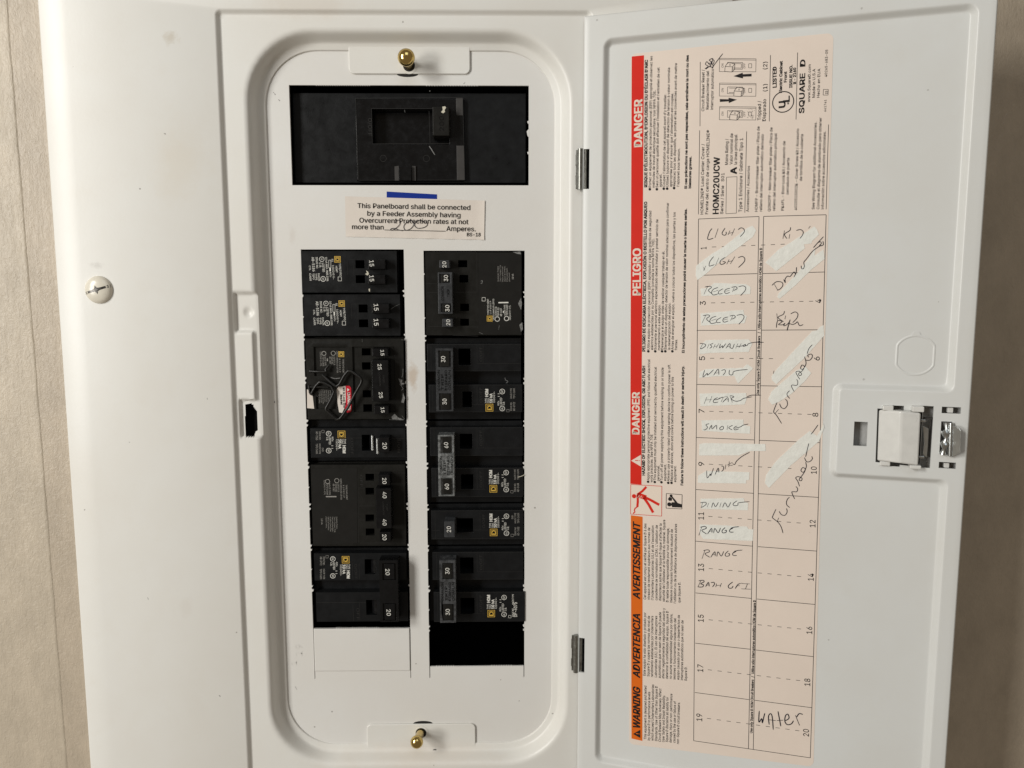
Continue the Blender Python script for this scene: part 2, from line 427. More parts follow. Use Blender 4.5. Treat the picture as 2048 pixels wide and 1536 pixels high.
# overlapping strip of paper left of the panel (its edge is the long seam)
h = -4.9
e0, e1 = PAN.p(12.5, 0, h), PAN.p(127, 1453, h)
def seam(b): return e0[0]+(e1[0]-e0[0])*(b-e0[1])/(e1[1]-e0[1])
mb = MB(); n = 220; vs = []; fs = []
for i in range(n+1):
    b = -640+1280*i/n
    wob = 0.12*math.sin(b*0.13)+0.06*math.sin(b*0.41+1)+random.uniform(-.05, .05)
    vs += [PAN.w(-900, b, h+0.12), PAN.w(seam(b)-1.5+wob, b, h+0.14), PAN.w(seam(b)-0.5+wob, b, h+0.17), PAN.w(seam(b)+wob, b, h+0.05), PAN.w(seam(b)+0.5+wob, b, h-0.21)]
for i in range(n):
    for k in range(4): a = i*5+k; fs.append((a, a+1, a+6, a+5))
mb.add(vs, fs)
M['wall2'] = wallpaper('paler_beige_embossed_wallpaper', (0.465, 0.40, 0.312))
o = mk('wallpaper_sheet', mb, 'wall2', wall, smooth=True, angle=60)

# ============================================================ THE PANEL
panel = root('breaker_panel', 'open white sheet-steel breaker panel set in the wallpapered wall, door swung to the right', 'breaker panel', PANEL_ORG)

# ---- cover: one pressed sheet, lofted outward from the opening
def rrect(l, b, r, t, R, nl=430, ns=50, nc=12):
    """starts at bottom-left going up the left side, clockwise seen from camera"""
    pts = []
    def seg(p, q, n):
        for i in range(n): pts.append((p[0]+(q[0]-p[0])*i/n, p[1]+(q[1]-p[1])*i/n))
    def arc(cx, cy, a0, a1):
        for i in range(nc): 
            a = math.radians(a0+(a1-a0)*i/nc); pts.append((cx+R*math.cos(a), cy+R*math.sin(a)))
    seg((l, b+R), (l, t-R), nl); arc(l+R, t-R, 180, 90)
    seg((l+R, t), (r-R, t), ns); arc(r-R, t-R, 90, 0)
    seg((r, t-R), (r, b+R), ns); arc(r-R, b+R, 0, -90)
    seg((r-R, b), (l+R, b), ns); arc(l+R, b+R, -90, -180)
    return pts
hb = -11.0
il = (PAN.p(529, 230, hb)[0]+PAN.p(576, 1380, hb)[0])/2
ir = (PAN.p(1110, 202, hb)[0]+PAN.p(1104, 1340, hb)[0])/2
it = PAN.p(820, 100.5, hb)[1]; ib = PAN.p(840, 1488, hb)[1]
SEAT = -2.4
sl = (PAN.p(437, 60, -1)[0]+PAN.p(497, 1500, -1)[0])/2
st = PAN.p(800, 24, -1)[1]
sr = PAN.p(1176, 600, -1)[0]; sb = ib-26
ol = (PAN.p(76.5, 0, -1)[0]+PAN.p(172.5, 1453, -1)[0])/2
orr = sr+78; ot = st+26; obm = sb-22
loops = []
for off, hh in ((-0.25, -12.2), (-0.1, -11.25), (0.3, -11.0), (3.0, -10.65), (4.0, -10.1), (4.7, -8.8), (5.5, -6.6), (6.3, -4.7), (7.2, -3.4), (8.2, -2.7), (9.4, SEAT)):
    loops.append((il-off, ib-off, ir+off, it+off, 30+off, hh))
o9 = loops[-1]; tgt = (sl+1.4, sb+1.4, sr-1.4, st-1.4, 2.2)
for k in range(1, 23):
    t = k/22; loops.append(tuple(o9[i]*(1-t)+tgt[i]*t for i in range(5))+(SEAT,))
for d_, hh in ((0.9, SEAT+0.25), (0.3, SEAT*0.68), (-0.3, SEAT*0.32), (-0.9, -0.2), (-1.5, 0.0)):
    loops.append((sl+d_, sb+d_, sr-d_, st-d_, 2.4-d_, hh))
bend = PAN.p(130, 0, 0)[0]-PAN.p(76.5, 0, 0)[0]
for d_, hh in ((bend+1.0, 0.0), (bend-0.6, -0.06), (1.0, -0.75), (0.45, -1.0), (0.12, -1.7), (0.0, -3.2), (0.05, -5.0)):
    loops.append((ol+d_, obm+d_, orr-d_, ot-d_, 2.0, hh))
def box_mask(a, b, r, e):
    def ss(x): x = max(0, min(1, x)); return x*x*(3-2*x)
    return ss((a-r[0])/e+0.5)*ss((r[2]-a)/e+0.5)*ss((b-r[1])/e+0.5)*ss((r[3]-b)/e+0.5)
pk1 = pr(PAN, 470, 586, 540, 663, -3); pk2 = pr(PAN, 481, 800, 560, 874, -3); pk3 = pr(PAN, 510, 640, 560, 850, -3)
dim = PAN.p(496.5, 624.5, -4.4)
slot = [PAN.p(x, y, -4.6) for x, y in ((490, 808), (507, 808), (509, 817), (514.5, 821), (516.5, 860), (510.5, 863), (509.5, 873), (492, 873))]
def inpoly(a, b, P):
    c = False
    for i in range(len(P)):
        (x1, y1), (x2, y2) = P[i-1], P[i]
        if (y1 > b) != (y2 > b) and a < (x2-x1)*(b-y1)/(y2-y1)+x1: c = not c
    return c
def coverh(a, b, hh):
    if a > -100 and a < 200: return hh
    m_ = max(box_mask(a, b, pk1, 1.5), box_mask(a, b, pk2, 1.5), box_mask(a, b, pk3, 2.0))
    if m_ > 0 and hh > -5: hh = min(hh, hh*(1-m_)-4.5*m_)
    d = math.hypot(a-dim[0], b-dim[1])
    if d < 3.4 and hh > -6: hh -= 1.1*(0.5+0.5*math.cos(math.pi*min(1, d/3.1)))**0.6
    return hh
vs = []; fs = []; flat = []
for lp in loops:
    P = rrect(*lp[:5])
    for a, b in P: hh = coverh(a, b, lp[5]); vs.append(PAN.w(a, b, hh)); flat.append((a, b))
n = len(P)
for k in range(len(loops)-1):
    for i in range(n):
        j = (i+1) % n; q = (k*n+i, k*n+j, (k+1)*n+j, (k+1)*n+i)
        if k >= 8:
            ca = sum(flat[x][0] for x in q)/4; cb = sum(flat[x][1] for x in q)/4
            if inpoly(ca, cb, slot): continue
        fs.append(q)
mb = MB(); mb.add(vs, fs)
cover = mk('cover', mb, 'cover', panel, smooth=True, angle=50)
# retaining tabs of the cover lapping over the inner plate
def tab(x0, x1, yin, yout, flip):
    mb = MB()
    a0, a1 = PAN.p(x0, yin, -10.8)[0], PAN.p(x1, yin, -10.8)[0]
    bi = PAN.p((x0+x1)/2, yin, -10.8)[1]; bo = it+2 if not flip else ib-2
    R = 3.0; sg = 1 if not flip else -1
    P = [(a0, bo)]
    for i in range(7):
        t = math.pi/2*i/6; P.append((a0+R-R*math.cos(t), bi+sg*R-sg*R*math.sin(t)))
    for i in range(7):
        t = math.pi/2*i/6; P.append((a1-R+R*math.sin(t), bi+sg*R-sg*R*math.cos(t)))
    P.append((a1, bo))
    mb.prism(PAN, P, -12.0, -10.75)
    o = mk('retaining_tab', mb, 'cover', panel, bevel=0.45, seg=3)
tab(698, 940, 147.5, 100, False)
tab(733.5, 950.5, 1448.5, 1488, True)

# ---- inner plate (deadfront) with its cut-outs
DH = -12.0
dc = lambda x0, x1, y0, y1: pr(PAN, x0, y0, x1, y1, DH)
def rr4(c):   # four pixel corners -> averaged rectangle
    q = [PAN.p(x, y, DH) for x, y in c]
    return ((q[0][0]+q[2][0])/2, (q[2][1]+q[3][1])/2, (q[1][0]+q[3][0])/2, (q[0][1]+q[1][1])/2)
cm = rr4(((577.5, 170), (1057, 171.5), (585, 369), (1058, 372)))
cl = rr4(((601, 499), (808, 499), (627, 1257), (820, 1256)))
cr = rr4(((846, 501), (1048, 502), (860, 1333), (1050, 1332)))
b1357 = PAN.p(740, 1357, DH)[1]; b1341 = PAN.p(740, 1341, DH)[1]
slits = [(cl[0], b1357, cl[0]+0.32, cl[1]), (cl[2]-0.3, b1357, cl[2], cl[1]),
         (cr[0], b1357, cr[0]+0.4, cr[1]), (cr[2]-0.4, b1357, cr[2], cr[1])]
mb = MB()
mb.plate(PAN, (il-4, ib-4, ir+4, it+4), [cm, cl, cr]+slits, DH-1.3, DH)
o = mk('inner_plate', mb, 'deadfront', panel, bevel=0.22, seg=2)
# break-off plate still in place below the left column
mb = MB(); mb.plate(PAN, (cl[0]+0.35, b1341, cl[2]-0.35, cl[1]), [], DH-0.9, DH+0.75)
mk('breakoff_plate', mb, 'deadfront', panel, bevel=0.55, seg=3)
# torn nibs left along the sheared edges
mb = MB()
def nib(a, b, wd, ht): mb.prism(PAN, [(a, b), (a+wd, b), (a+wd*.8, b+ht), (a+wd*.2, b+ht*.9)], DH-1.1, DH-0.12)
for i in range(20): nib(cl[0]+14+i*1.35, cl[1]-0.1, 0.7, 0.42+random.uniform(-.1, .15))
for i in range(8): nib(cr[0]+4+i*1.5, cr[1]-0.1, 0.8, 0.4)
for i in range(9): nib(cr[0]+38+i*1.5, cr[1]-0.1, 0.8, 0.4)
for i in range(24): nib(cm[0]+15+i*1.3, cm[3]+0.1, 0.6, -0.35)
for i in range(20): nib(cm[0]+77+i*1.5, cm[3]+0.1, 0.7, -0.35)
def snib(a, b, d, ht=1.6): mb.prism(PAN, [(a, b-ht/2), (a+d*0.7, b-ht*.25), (a+d, b+ht*.2), (a, b+ht/2)], DH-1.1, DH+0.1)
for c_, rows in ((cl, 9), (cr, 10)):
    for k in range(1, rows):
        bb = c_[3]-25.4*k
        for dd in (-1.2, 1.5):
            if random.random() < 0.85: snib(c_[0]-0.15, bb+dd, random.uniform(0.7, 1.3), random.uniform(1.2, 2.2))
            if random.random() < 0.85: snib(c_[2]+0.15, bb+dd, -random.uniform(0.7, 1.4), random.uniform(1.2, 2.2))
        if random.random() < .7: snib(c_[0]-0.15, bb+12, 0.6, 1.2)
for k in (20, 37): snib(cm[2]+0.15, cm[3]-k, -1.0, 2.0)
snib(cm[2]+0.15, cm[3]-26, -1.3, 5)
_n = mk('sheared_nib', mb, 'deadfront', panel); _n['kind'] = 'stuff'
# faint pressed numbers
mb = MB()
T(mb, PAN, '19', (604, 1312), (604, 1288), 14, DH+0.12, bold=-0.01, res=3)
T(mb, PAN, '1', (593, 1330), (593, 1322), 12, DH+0.12, res=3)
mk('pressed_number', mb, 'deadfront', panel)
# shade in the gaps under the tabs, painted as flat black discs
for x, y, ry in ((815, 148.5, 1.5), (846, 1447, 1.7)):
    mb = MB(); mb.disc(PAN, PAN.p(x, y, DH+0.05), 6.0, ry, DH+0.05, 24); mk('notch_shade', mb, 'dirt_and_shade', panel)
mb = MB(); mb.disc(PAN, PAN.p(869.5, 1501, -10.4), 1.3, 0.95, -10.25, 16); mk('screw_hole', mb, 'dirt_and_shade', panel)

for fr_, h_, par_, marks in ((PAN, DH+0.05, panel, [([(590, 1373), (594, 1379)], .3), ([(549, 187), (551, 190)], .5), ([(546, 184), (548, 186)], .35), ([(557, 199), (560, 202)], .5), ([(930, 165), (927, 168)], .35)]),
                                 (PAN, 0.05, panel, [([(438, 1391), (441, 1393)], .55), ([(295, 1195), (297, 1199)], .3), ([(258, 884), (260, 885)], .3), ([(414, 796), (415, 799)], .3)]),
                                 (PAN, -10.2, panel, [([(800, 1510), (803, 1512)], .3), ([(997, 1521), (998, 1525)], .3), ([(946, 1508), (949, 1508)], .25), ([(892, 1527), (893, 1532)], .25), ([(549, 802), (549, 806)], .6)])):
    for pts_, w__ in marks:
        mb = MB(); mb.stroke(fr_, pts_, w__, h_); mk('paint_mark', mb, 'dirt_and_shade', par_)

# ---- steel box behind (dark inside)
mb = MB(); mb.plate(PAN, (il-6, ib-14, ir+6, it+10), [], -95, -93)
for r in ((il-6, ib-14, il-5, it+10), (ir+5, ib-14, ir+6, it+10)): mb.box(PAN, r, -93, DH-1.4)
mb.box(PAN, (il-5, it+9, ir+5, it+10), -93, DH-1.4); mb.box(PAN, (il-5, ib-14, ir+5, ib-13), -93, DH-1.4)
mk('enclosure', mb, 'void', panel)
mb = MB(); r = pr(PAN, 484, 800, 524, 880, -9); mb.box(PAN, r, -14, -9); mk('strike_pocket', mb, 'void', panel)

# ---- screws
def dome_screw():
    mb = MB(); c = PAN.p(197, 579.5, 0.6); R = 7.75
    prof = [(R*0.96, -0.9), (R, -0.3), (R, 0.25), (R*.97, 0.9), (R*.88, 1.7), (R*.72, 2.4), (R*.5, 2.9), (R*.25, 3.15), (R*.02, 3.2)]
    base = PAN.w(c[0], c[1], 0)
    mb.lathe(base, PAN.N, prof, 48)
    s_ = mk('screw', mb, 'screwpaint', panel, smooth=True, angle=60, label='cream painted slotted screw')
    # slot: dark bar following the dome, with small cross nick
    t = math.radians(17); d = Vector((math.cos(t), math.sin(t))); nn = Vector((-d.y, d.x))
    def hz(r): return 3.25*(1-(r/R)**2)**0.5+0.0 if r < R else 0
    vs = []; fs = []
    K = 16
    for i in range(K+1):
        r = -R*0.97+2*R*0.97*i/K; wd = 0.62+0.5*math.exp(-(r/1.3)**2)
        for sg in (1, -1):
            q = d*r+nn*wd*sg*(1.25 if abs(r) > R*.8 else 1); vs.append(PAN.w(c[0]+q.x, c[1]+q.y, max(0.5, hz(abs(r)))+0.12))
    for i in range(K): fs.append((2*i, 2*i+1, 2*i+3, 2*i+2))
    mb = MB(); mb.add(vs, fs)
    mb.prism(PAN, [(c[0]-nn.x*2.3-d.x*.1, c[1]-nn.y*2.3), (c[0]+d.x*1.1, c[1]+d.y*1.1), (c[0]+nn.x*2.3, c[1]+nn.y*2.3), (c[0]-d.x*1.1, c[1]-d.y*1.1)], 2, 3.42)
    mk('slot', mb, 'darkslot', s_)
M['darkslot'] = simple('dark_worn_screw_slot', (0.09, 0.085, 0.08), 0.35, metal=0.6, var=0.9, vscale=900)
dome_screw()
def knob(bx, by, hx, hy, Rk, lab):
    b = PAN.p(bx, by, -10.7)
    base = Vector(PAN.w(b[0], b[1], -12.5))
    hd = PAN.p(hx, hy, 1.0); tip = Vector(PAN.w(hd[0], hd[1], 1.0))
    ax = (tip-base); L_ = ax.length/MM; ax.normalize()
    mb = MB()
    prof = [(2.6, 0), (2.6, L_-3.2), (2.7, L_-2.9)]
    for i in range(11):
        t = -math.pi/2+0.35+(math.pi-0.35)*i/10
        prof.append((Rk*math.cos(t) if i < 10 else 0.02, L_+Rk*0.85*math.sin(t)))
    mb.lathe(base, ax, prof, 36)
    s_ = mk('screw', mb, 'brass', panel, smooth=True, angle=70, label=lab)
    mb = MB(); mb.ring(PAN, b, 4.0, 1.3, -10.6, 30); mk('screw_collar', mb, 'cover', s_)
    mb = MB(); mb.disc(PAN, b, 3.4, 3.4, -10.66, 24); mk('screw_hole', mb, 'dirt_and_shade', s_)
knob(818, 131, 812.5, 115, 4.75, 'brass knob-headed screw in the top tab')
knob(842, 1466, 833.5, 1484, 3.9, 'brass knob-headed screw in the bottom tab')

# ---- hinges
def hinge(y0, y1, xl, xr):
    mb = MB()
    c0 = PAN.p((xl+xr)/2, y0, 0.2); c1 = PAN.p((xl+xr)/2, y1, 0.2)
    a = (c0[0]+c1[0])/2
    base = PAN.w(a-0.2, c1[1], -0.3); mb.lathe(base, PAN.B, [(1.5, 0), (1.5, c0[1]-c1[1])], 16, up=Vector((0, 1, 0)))
    hg = mk('hinge', mb, 'darksteel', panel, smooth=True, angle=40)
    mb = MB(); mb.box(PAN, (a-2.6, c1[1]+0.5, a-0.6, c0[1]-0.5), -1.9, -1.3); mb.box(PAN, (a-2.9, c1[1]+3, a-2.3, c1[1]+8), -2.2, -1.85); mb.box(PAN, (a-2.9, c0[1]-9, a-2.3, c0[1]-3), -2.2, -1.85)
    mk('hinge_leaf', mb, 'darksteel', hg, bevel=0.3)
hinge(297, 379, 1155, 1168)
hinge(1271, 1345, 1147, 1158)

# ============================================================ THE DOOR (part of the panel)
s0 = 0.0
dl = (DOOR.p(1170, 60, 0)[0]+DOOR.p(1152, 1500, 0)[0])/2
drt = (DOOR.p(1996, 10, 0)[0]+DOOR.p(1893, 1530, 0)[0])/2
dtp = (DOOR.p(1171, 34, 0)[1]+DOOR.p(1240, 26, 0)[1]+DOOR.p(1400, 2.5, 0)[1])/3
dbt = DOOR.p(1192, 1526, 0)[1]-12.5
RD = 3.2   # depth of the pressed field
fl = (DOOR.p(1213, 110, 0)[0]+DOOR.p(1197, 1500, 0)[0])/2-0.6
frr = (DOOR.p(1952, 10, 0)[0]+DOOR.p(1853, 1530, 0)[0])/2
ft = (DOOR.p(1220, 84, 0)[1]+DOOR.p(1800, 22, 0)[1])/2; fb = DOOR.p(1192, 1520, 0)[1]
pl_ = (DOOR.p(1671, 800, 0)[0]+DOOR.p(1668, 930, 0)[0])/2; pt = DOOR.p(1780, 776, 0)[1]; pb = DOOR.p(1780, 958, 0)[1]
def sd_rr(a, b, r, R):
    cx, cy, hx, hy = (r[0]+r[2])/2, (r[1]+r[3])/2, (r[2]-r[0])/2-R, (r[3]-r[1])/2-R
    qx, qy = abs(a-cx)-hx, abs(b-cy)-hy
    return math.hypot(max(qx, 0), max(qy, 0))+min(max(qx, qy), 0)-R
def sminf(x, y, k):
    h_ = max(k-abs(x-y), 0)/k; return max(x, y)+h_*h_*k*0.25
def door_h(a, b):
    f1 = sd_rr(a, b, (fl, fb, frr, ft), 4.0)            # <0 inside the field
    f2 = sd_rr(a, b, (pl_, pb, frr+40, pt), 3.0)        # <0 inside the latch plateau
    d = sminf(f1, -f2, 4.0)
    x = max(0, min(1, 0.5-d/3.4)); x = x*x*(3-2*x)
    hh = -RD*x
    # rolled outer edge
    e = min(a-dl, drt-a, dtp-b)
    if e < 1.0: hh -= 0.9*(1-max(0, e)/1.0)**2
    return hh
# openings of the latch plateau (plane mm)
def drc(x0, y0, x1, y1, h=0): return pr(DOOR, x0, y0, x1, y1, h)
dh = [drc(1707.5, 843.5, 1734.5, 892), drc(1883.5, 814, 1922, 827), drc(1877.5, 924.5, 1912, 937), drc(1880.5, 843, 1903, 908),
      drc(1843, 812, 1864, 936), drc(1771, 811, 1808, 822), drc(1764, 921, 1800, 932.5)]
dh += [drc(1167, 298, 1178.5, 378), drc(1158, 1276, 1169, 1345)]
def lines(lo, hi, dense, coarse=7.0, fine=0.42, reach=3.2, snaps=()):
    out = set([lo, hi]); x = lo
    pts = [lo, hi]
    y = lo
    while y < hi: out.add(y); y += coarse
    for d in dense:
        y = max(lo, d-reach)
        while y <= min(hi, d+reach): out.add(y); y += fine
    for e in (0.25, 0.5, 0.75, 1.0): out.add(lo+e); out.add(hi-e)
    s_ = sorted(x for x in out if not any(abs(x-q) < fine*0.45 for q in snaps)) + list(snaps)
    s_ = sorted(s_); r = [s_[0]]
    for x in s_[1:]:
        if x-r[-1] > 0.05 or x in snaps: r.append(x)
    return r
As = lines(dl, drt, (fl, frr, pl_), snaps=[x for h_ in dh for x in (h_[0], h_[2])])
Bs = lines(dbt, dtp, (fb, ft, pt, pb), snaps=[x for h_ in dh for x in (h_[1], h_[3])])
mb = MB(); mb.plate(DOOR, (dl, dbt, drt, dtp), dh, -1.1, 0.0, extra_a=As, extra_b=Bs, fn=door_h)
door = mk('door', mb, 'door', panel, smooth=True, angle=50)
# folded edges behind the door sheet
mb = MB()
mb.box(DOOR, (drt-1.3, dbt, drt-0.05, dtp-0.2), -8.5, -1.6); mb.box(DOOR, (dl+1, dtp-1.3, drt-1.35, dtp-0.05), -7.0, -1.6)
mk('folded_edge', mb, 'door', door, bevel=0.3)
# outer pocket seen through the openings
mb = MB(); mb.box(DOOR, (pl_+4, pb+3, drt-3, pt-3), -7.2, -6.2); mk('latch_pocket', mb, 'backing', door)
# pressed knockout blank: a thin raised bead, rounded sides
kc = DOOR.p(1830.5, 710.5, -RD); KR = 11.3
path = []
sc_ = DOOR.p(1868, 710, -RD)[0]-kc[0]; vflat = KR*0.52
rtop = (DOOR.p(1830, 671, -RD)[1]-DOOR.p(1830, 749, -RD)[1])/2
for i in range(64):
    t = 2*math.pi*i/64; x, y = math.cos(t), math.sin(t)
    px = max(-1, min(1, x*1.15))*sc_; py = y*rtop*(1.0 if abs(y) > 0.3 else 1.0)
    path.append((kc[0]+px, kc[1]+py))
vs = []; fs = []; n = len(path)
for i, (a, b) in enumerate(path):
    d = Vector((a-kc[0], b-kc[1])).normalized()
    for off, hh in ((-0.75, 0.0), (-0.3, 0.42), (0.3, 0.42), (0.8, 0.0)):
        vs.append(DOOR.w(a+d.x*off, b+d.y*off, -RD+hh-0.05))
for i in range(n):
    for k in range(3): j = (i+1) % n; fs.append((i*4+k, i*4+k+1, j*4+k+1, j*4+k))
mb = MB(); mb.add(vs, fs)
q = DOOR.p(1833, 668, -RD); mb.prism(DOOR, [(q[0]-2.2, q[1]-0.8), (q[0]+2.2, q[1]-0.8), (q[0]+1.2, q[1]+1.2), (q[0]-1.2, q[1]+1.2)], -RD-.1, -RD+0.4)
mk('knockout', mb, 'door', door, smooth=True, angle=60)
# hinge slots: dark steel seen through
for (x0, y0, x1, y1) in ((1165, 296, 1180, 380), (1156, 1274, 1171, 1347)):
    mb = MB(); mb.box(DOOR, drc(x0, y0, x1, y1, -2), -6, -2.6); mk('hinge_slot_back', mb, 'void', door)
for (x0, y0, x1, y1) in ((1166.5, 298, 1173.5, 378), (1158, 1276, 1164.5, 1345)):
    mb = MB(); r = drc(x0, y0, x1, y1, -1.2); base = DOOR.w((r[0]+r[2])/2, r[1], -2.0); mb.lathe(base, DOOR.B, [((r[2]-r[0])/2, 0), ((r[2]-r[0])/2, r[3]-r[1])], 14, up=Vector((0, 1, 0)))
    mk('hinge_knuckle', mb, 'darksteel', door, smooth=True)
# ---- latch handle and spring clip
mb = MB(); mb.pxpoly(DOOR, [(1755, 817), (1804, 819.5), (1845, 824), (1839, 934), (1800, 929.5), (1751, 924)], -0.9, 0.06); mk('latch_gap_shade', mb, 'dirt_and_shade', door)  # dark sheet under the handle paints its gap and shadow outline
def cheek(name, q, hs):
    mb = MB(); lo = [DOOR.p(x, y, h_) for (x, y), h_ in zip(q, hs)]
    vs = [DOOR.w(a_, b_, h_) for (a_, b_), h_ in zip(lo, hs)]+[DOOR.w(a_, b_, -0.8) for (a_, b_), h_ in zip(lo, hs)]
    mb.add(vs, [tuple(range(len(q)-1, -1, -1)) if False else tuple(range(len(q)))]); n = len(q)
    mb.add(vs, [(i, i+n, (i+1) % n+n, (i+1) % n) for i in range(n)])
    return mb
q = [(1753.8, 921.5), (1799.5, 927), (1837, 932), (1842.5, 826), (1803.5, 822.2), (1757.5, 819.5)]
hs = [0.3, 5.5, 4.6, 4.6, 5.5, 0.3]
mb = MB(); lo = [DOOR.p(x, y, h_) for (x, y), h_ in zip(q, hs)]
vs = [DOOR.w(a_, b_, h_) for (a_, b_), h_ in zip(lo, hs)]+[DOOR.w(a_, b_, -0.8) for (a_, b_) in lo]
mb.add(vs, [(0, 1, 4, 5), (1, 2, 3, 4)]+[(i, i+6, (i+1) % 6+6, (i+1) % 6) for i in range(6)])
latch = mk('latch_handle', mb, 'latch', door, bevel=0.7, seg=4); latch.modifiers['bevel'].width = 1.1*MM; latch.modifiers['bevel'].angle_limit = math.radians(8)
for c_ in ((1825, 838), (1821, 918)):
    mb = MB(); mb.ring(DOOR, DOOR.p(*c_, 4.8), 1.9, 0.22, 4.95, 24); mk('moulded_ring', mb, 'worn_ring', latch) if False else mk('moulded_ring', mb, 'latch', door)
for (x0, y0, x1, y1, h_) in ((1766, 811.5, 1787.5, 821.5, 2.2), (1825, 813.5, 1849, 824.5, 4.8), (1760, 923, 1781, 932, 1.6), (1820, 931, 1843, 938.5, 4.6)):
    mb = MB(); mb.pxbox(DOOR, x0, y0, x1, y1, -1.0, h_); mk('latch_lug', mb, 'latch', door, bevel=0.5)
mb = MB()
mb.pxpoly(DOOR, [(1845, 851), (1858, 857), (1856.5, 890), (1854, 916), (1845, 909), (1848, 884)], -1.6, -1.0)
mb.pxbox(DOOR, 1842, 839, 1852, 844.5, -1, 0.8); mb.pxbox(DOOR, 1838, 912, 1849, 917, -1, 0.8)
mk('bolt', mb, 'steel', door, bevel=0.3)
mb = MB(); mb.pxbox(DOOR, 1841, 835, 1866, 839, -2.0, -0.4); mb.pxbox(DOOR, 1862, 840, 1866, 915, -3.5, -0.6); mk('bolt_guide', mb, 'grey_plastic', door)
# zinc strike plate standing off and its two springs
mb = MB()
pz = [(1903.5, 851.5), (1914, 853.5), (1922.5, 861), (1920.5, 907), (1904, 915), (1902, 882)]
hz_ = [2.0, 4.2, 5.2, 5.2, 2.0, 1.6]
vs = [DOOR.w(*DOOR.p(x, y, h_), h_) for (x, y), h_ in zip(pz, hz_)]+[DOOR.w(*DOOR.p(x, y, h_), h_-0.8) for (x, y), h_ in zip(pz, hz_)]
mb.add(vs, [tuple(range(5, -1, -1)), tuple(range(6, 12))]+[(i, (i+1) % 6, (i+1) % 6+6, i+6) for i in range(6)])
mk('strike_plate', mb, 'steel', door, bevel=0.25)
mb = MB()
def dw(x, y, h_): return DOOR.w(*DOOR.p(x, y, h_), h_)
mb.tube([dw(1893, 845, .4), dw(1893, 858, .8), dw(1892, 866, .9), dw(1892, 878, .9), dw(1890, 888, .9), dw(1888, 898, .6), dw(1886, 908, .2)], [1.6, .8, 2.4, .9, 2.4, .9, 1.9], 12)
mb.tube([dw(1902, 846, 1.2), dw(1901, 880, 1.5), dw(1900, 912, 1.2)], 1.2, 10)
mb.tube([dw(1883, 864, 0), dw(1891, 867, 1.2), dw(1899, 863, 1.2)], .9, 8)
mb.tube([dw(1882, 889, 0), dw(1889, 885, 1.2), dw(1898, 888, 1.2)], .9, 8)
mk('latch_spring', mb, 'steel', door, smooth=True, angle=60)
for (x0, y0, x1, y1) in ((1895, 815, 1907, 826), (1888, 926, 1899, 936)):
    mb = MB(); mb.pxbox(DOOR, x0, y0, x1, y1, -4, -1.3); mk('slot_lug', mb, 'latch', door, bevel=0.4)

# ============================================================ NOTICE STICKER on the inner plate
ns = root('notice_sticker', 'white printed notice with handwritten 200, glued between the large main breaker and the two columns', 'sticker', PAN.w(*PAN.p(830, 478, DH), DH))
HN = DH+0.15
q = [(690, 392.5), (760, 392), (830, 397.5), (969.5, 401.2), (968.3, 479.6), (860, 479), (691.5, 473.3)]
mb = MB()
# slightly lifted sheet
tl, tr, bl, br = (690, 392.5), (969.5, 401.2), (691.5, 473.3), (968.3, 479.8)
vs = []; fs = []; NX, NY = 28, 8
for j in range(NY+1):
    for i in range(NX+1):
        s_, t_ = i/NX, j/NY
        x = (tl[0]*(1-s_)+tr[0]*s_)*(1-t_)+(bl[0]*(1-s_)+br[0]*s_)*t_; y = (tl[1]*(1-s_)+tr[1]*s_)*(1-t_)+(bl[1]*(1-s_)+br[1]*s_)*t_
        lift = 0.5*max(0, s_-0.985)/0.015+0.10*math.sin(s_*40+t_*3)*t_*(1 if s_ > .25 else .3)+ (0.25 if t_ == 1 else 0)*abs(math.sin(s_*23))
        a, b = PAN.p(x, y, HN); vs.append(PAN.w(a, b, HN+lift))
for j in range(NY):
    for i in range(NX): k = j*(NX+1)+i; fs.append((k, k+NX+1, k+NX+2, k+1))
mb.add(vs, fs); mk('paper', mb, 'notice', ns, smooth=True)
mb = MB(); mb.pxpoly(PAN, [(773.3, 383), (874, 388.7), (874, 398.5), (773.3, 396)], DH+0.02, HN-0.02); mk('blue_tag', mb, 'blue', ns)
cv = crop(560, 150, 3.938); ht = HN+0.28
mb = MB()
for s_, a, b, cap in (('This Panelboard shall be connected', (610, 1047), (1497, 1063), 9.6), ('by a Feeder Assembly having', (687, 1107), (1420, 1122), 9.6),
                      ('Overcurrent Protection rates at not', (625, 1162), (1482, 1175), 9.6), ('more than', (567, 1213), (815, 1217), 9.6), ('Amperes.', (1310, 1228), (1540, 1231), 9.6)):
    L(mb, PAN, cv, s_, a, b, cap, ht, bold=0.012, res=3)
L(mb, PAN, cv, 'BS-18', (1472, 1270), (1580, 1271), 7.0, ht, bold=0.025, res=3)
mb.stroke(PAN, [cv(822, 1220), cv(1303, 1230)], 0.3, ht, taper=False)
mk('printed_text', mb, 'ink_black', ns)
mb = MB()
for st_ in ([(905, 1168), (925, 1143), (945, 1150), (940, 1180), (905, 1212), (875, 1223), (873, 1212), (900, 1207), (935, 1220), (968, 1226)],
            [(1015, 1150), (985, 1172), (974, 1200), (990, 1222), (1025, 1213), (1050, 1185), (1052, 1158), (1030, 1146), (1012, 1152)], [(1100, 1145), (1068, 1160), (1060, 1185), (1085, 1207), (1135, 1200), (1160, 1180), (1150, 1160), (1105, 1147)]):
    mb.stroke(PAN, [cv(*p) for p in st_], 0.33, ht+0.06)
mk('handwriting', mb, 'pen', ns)

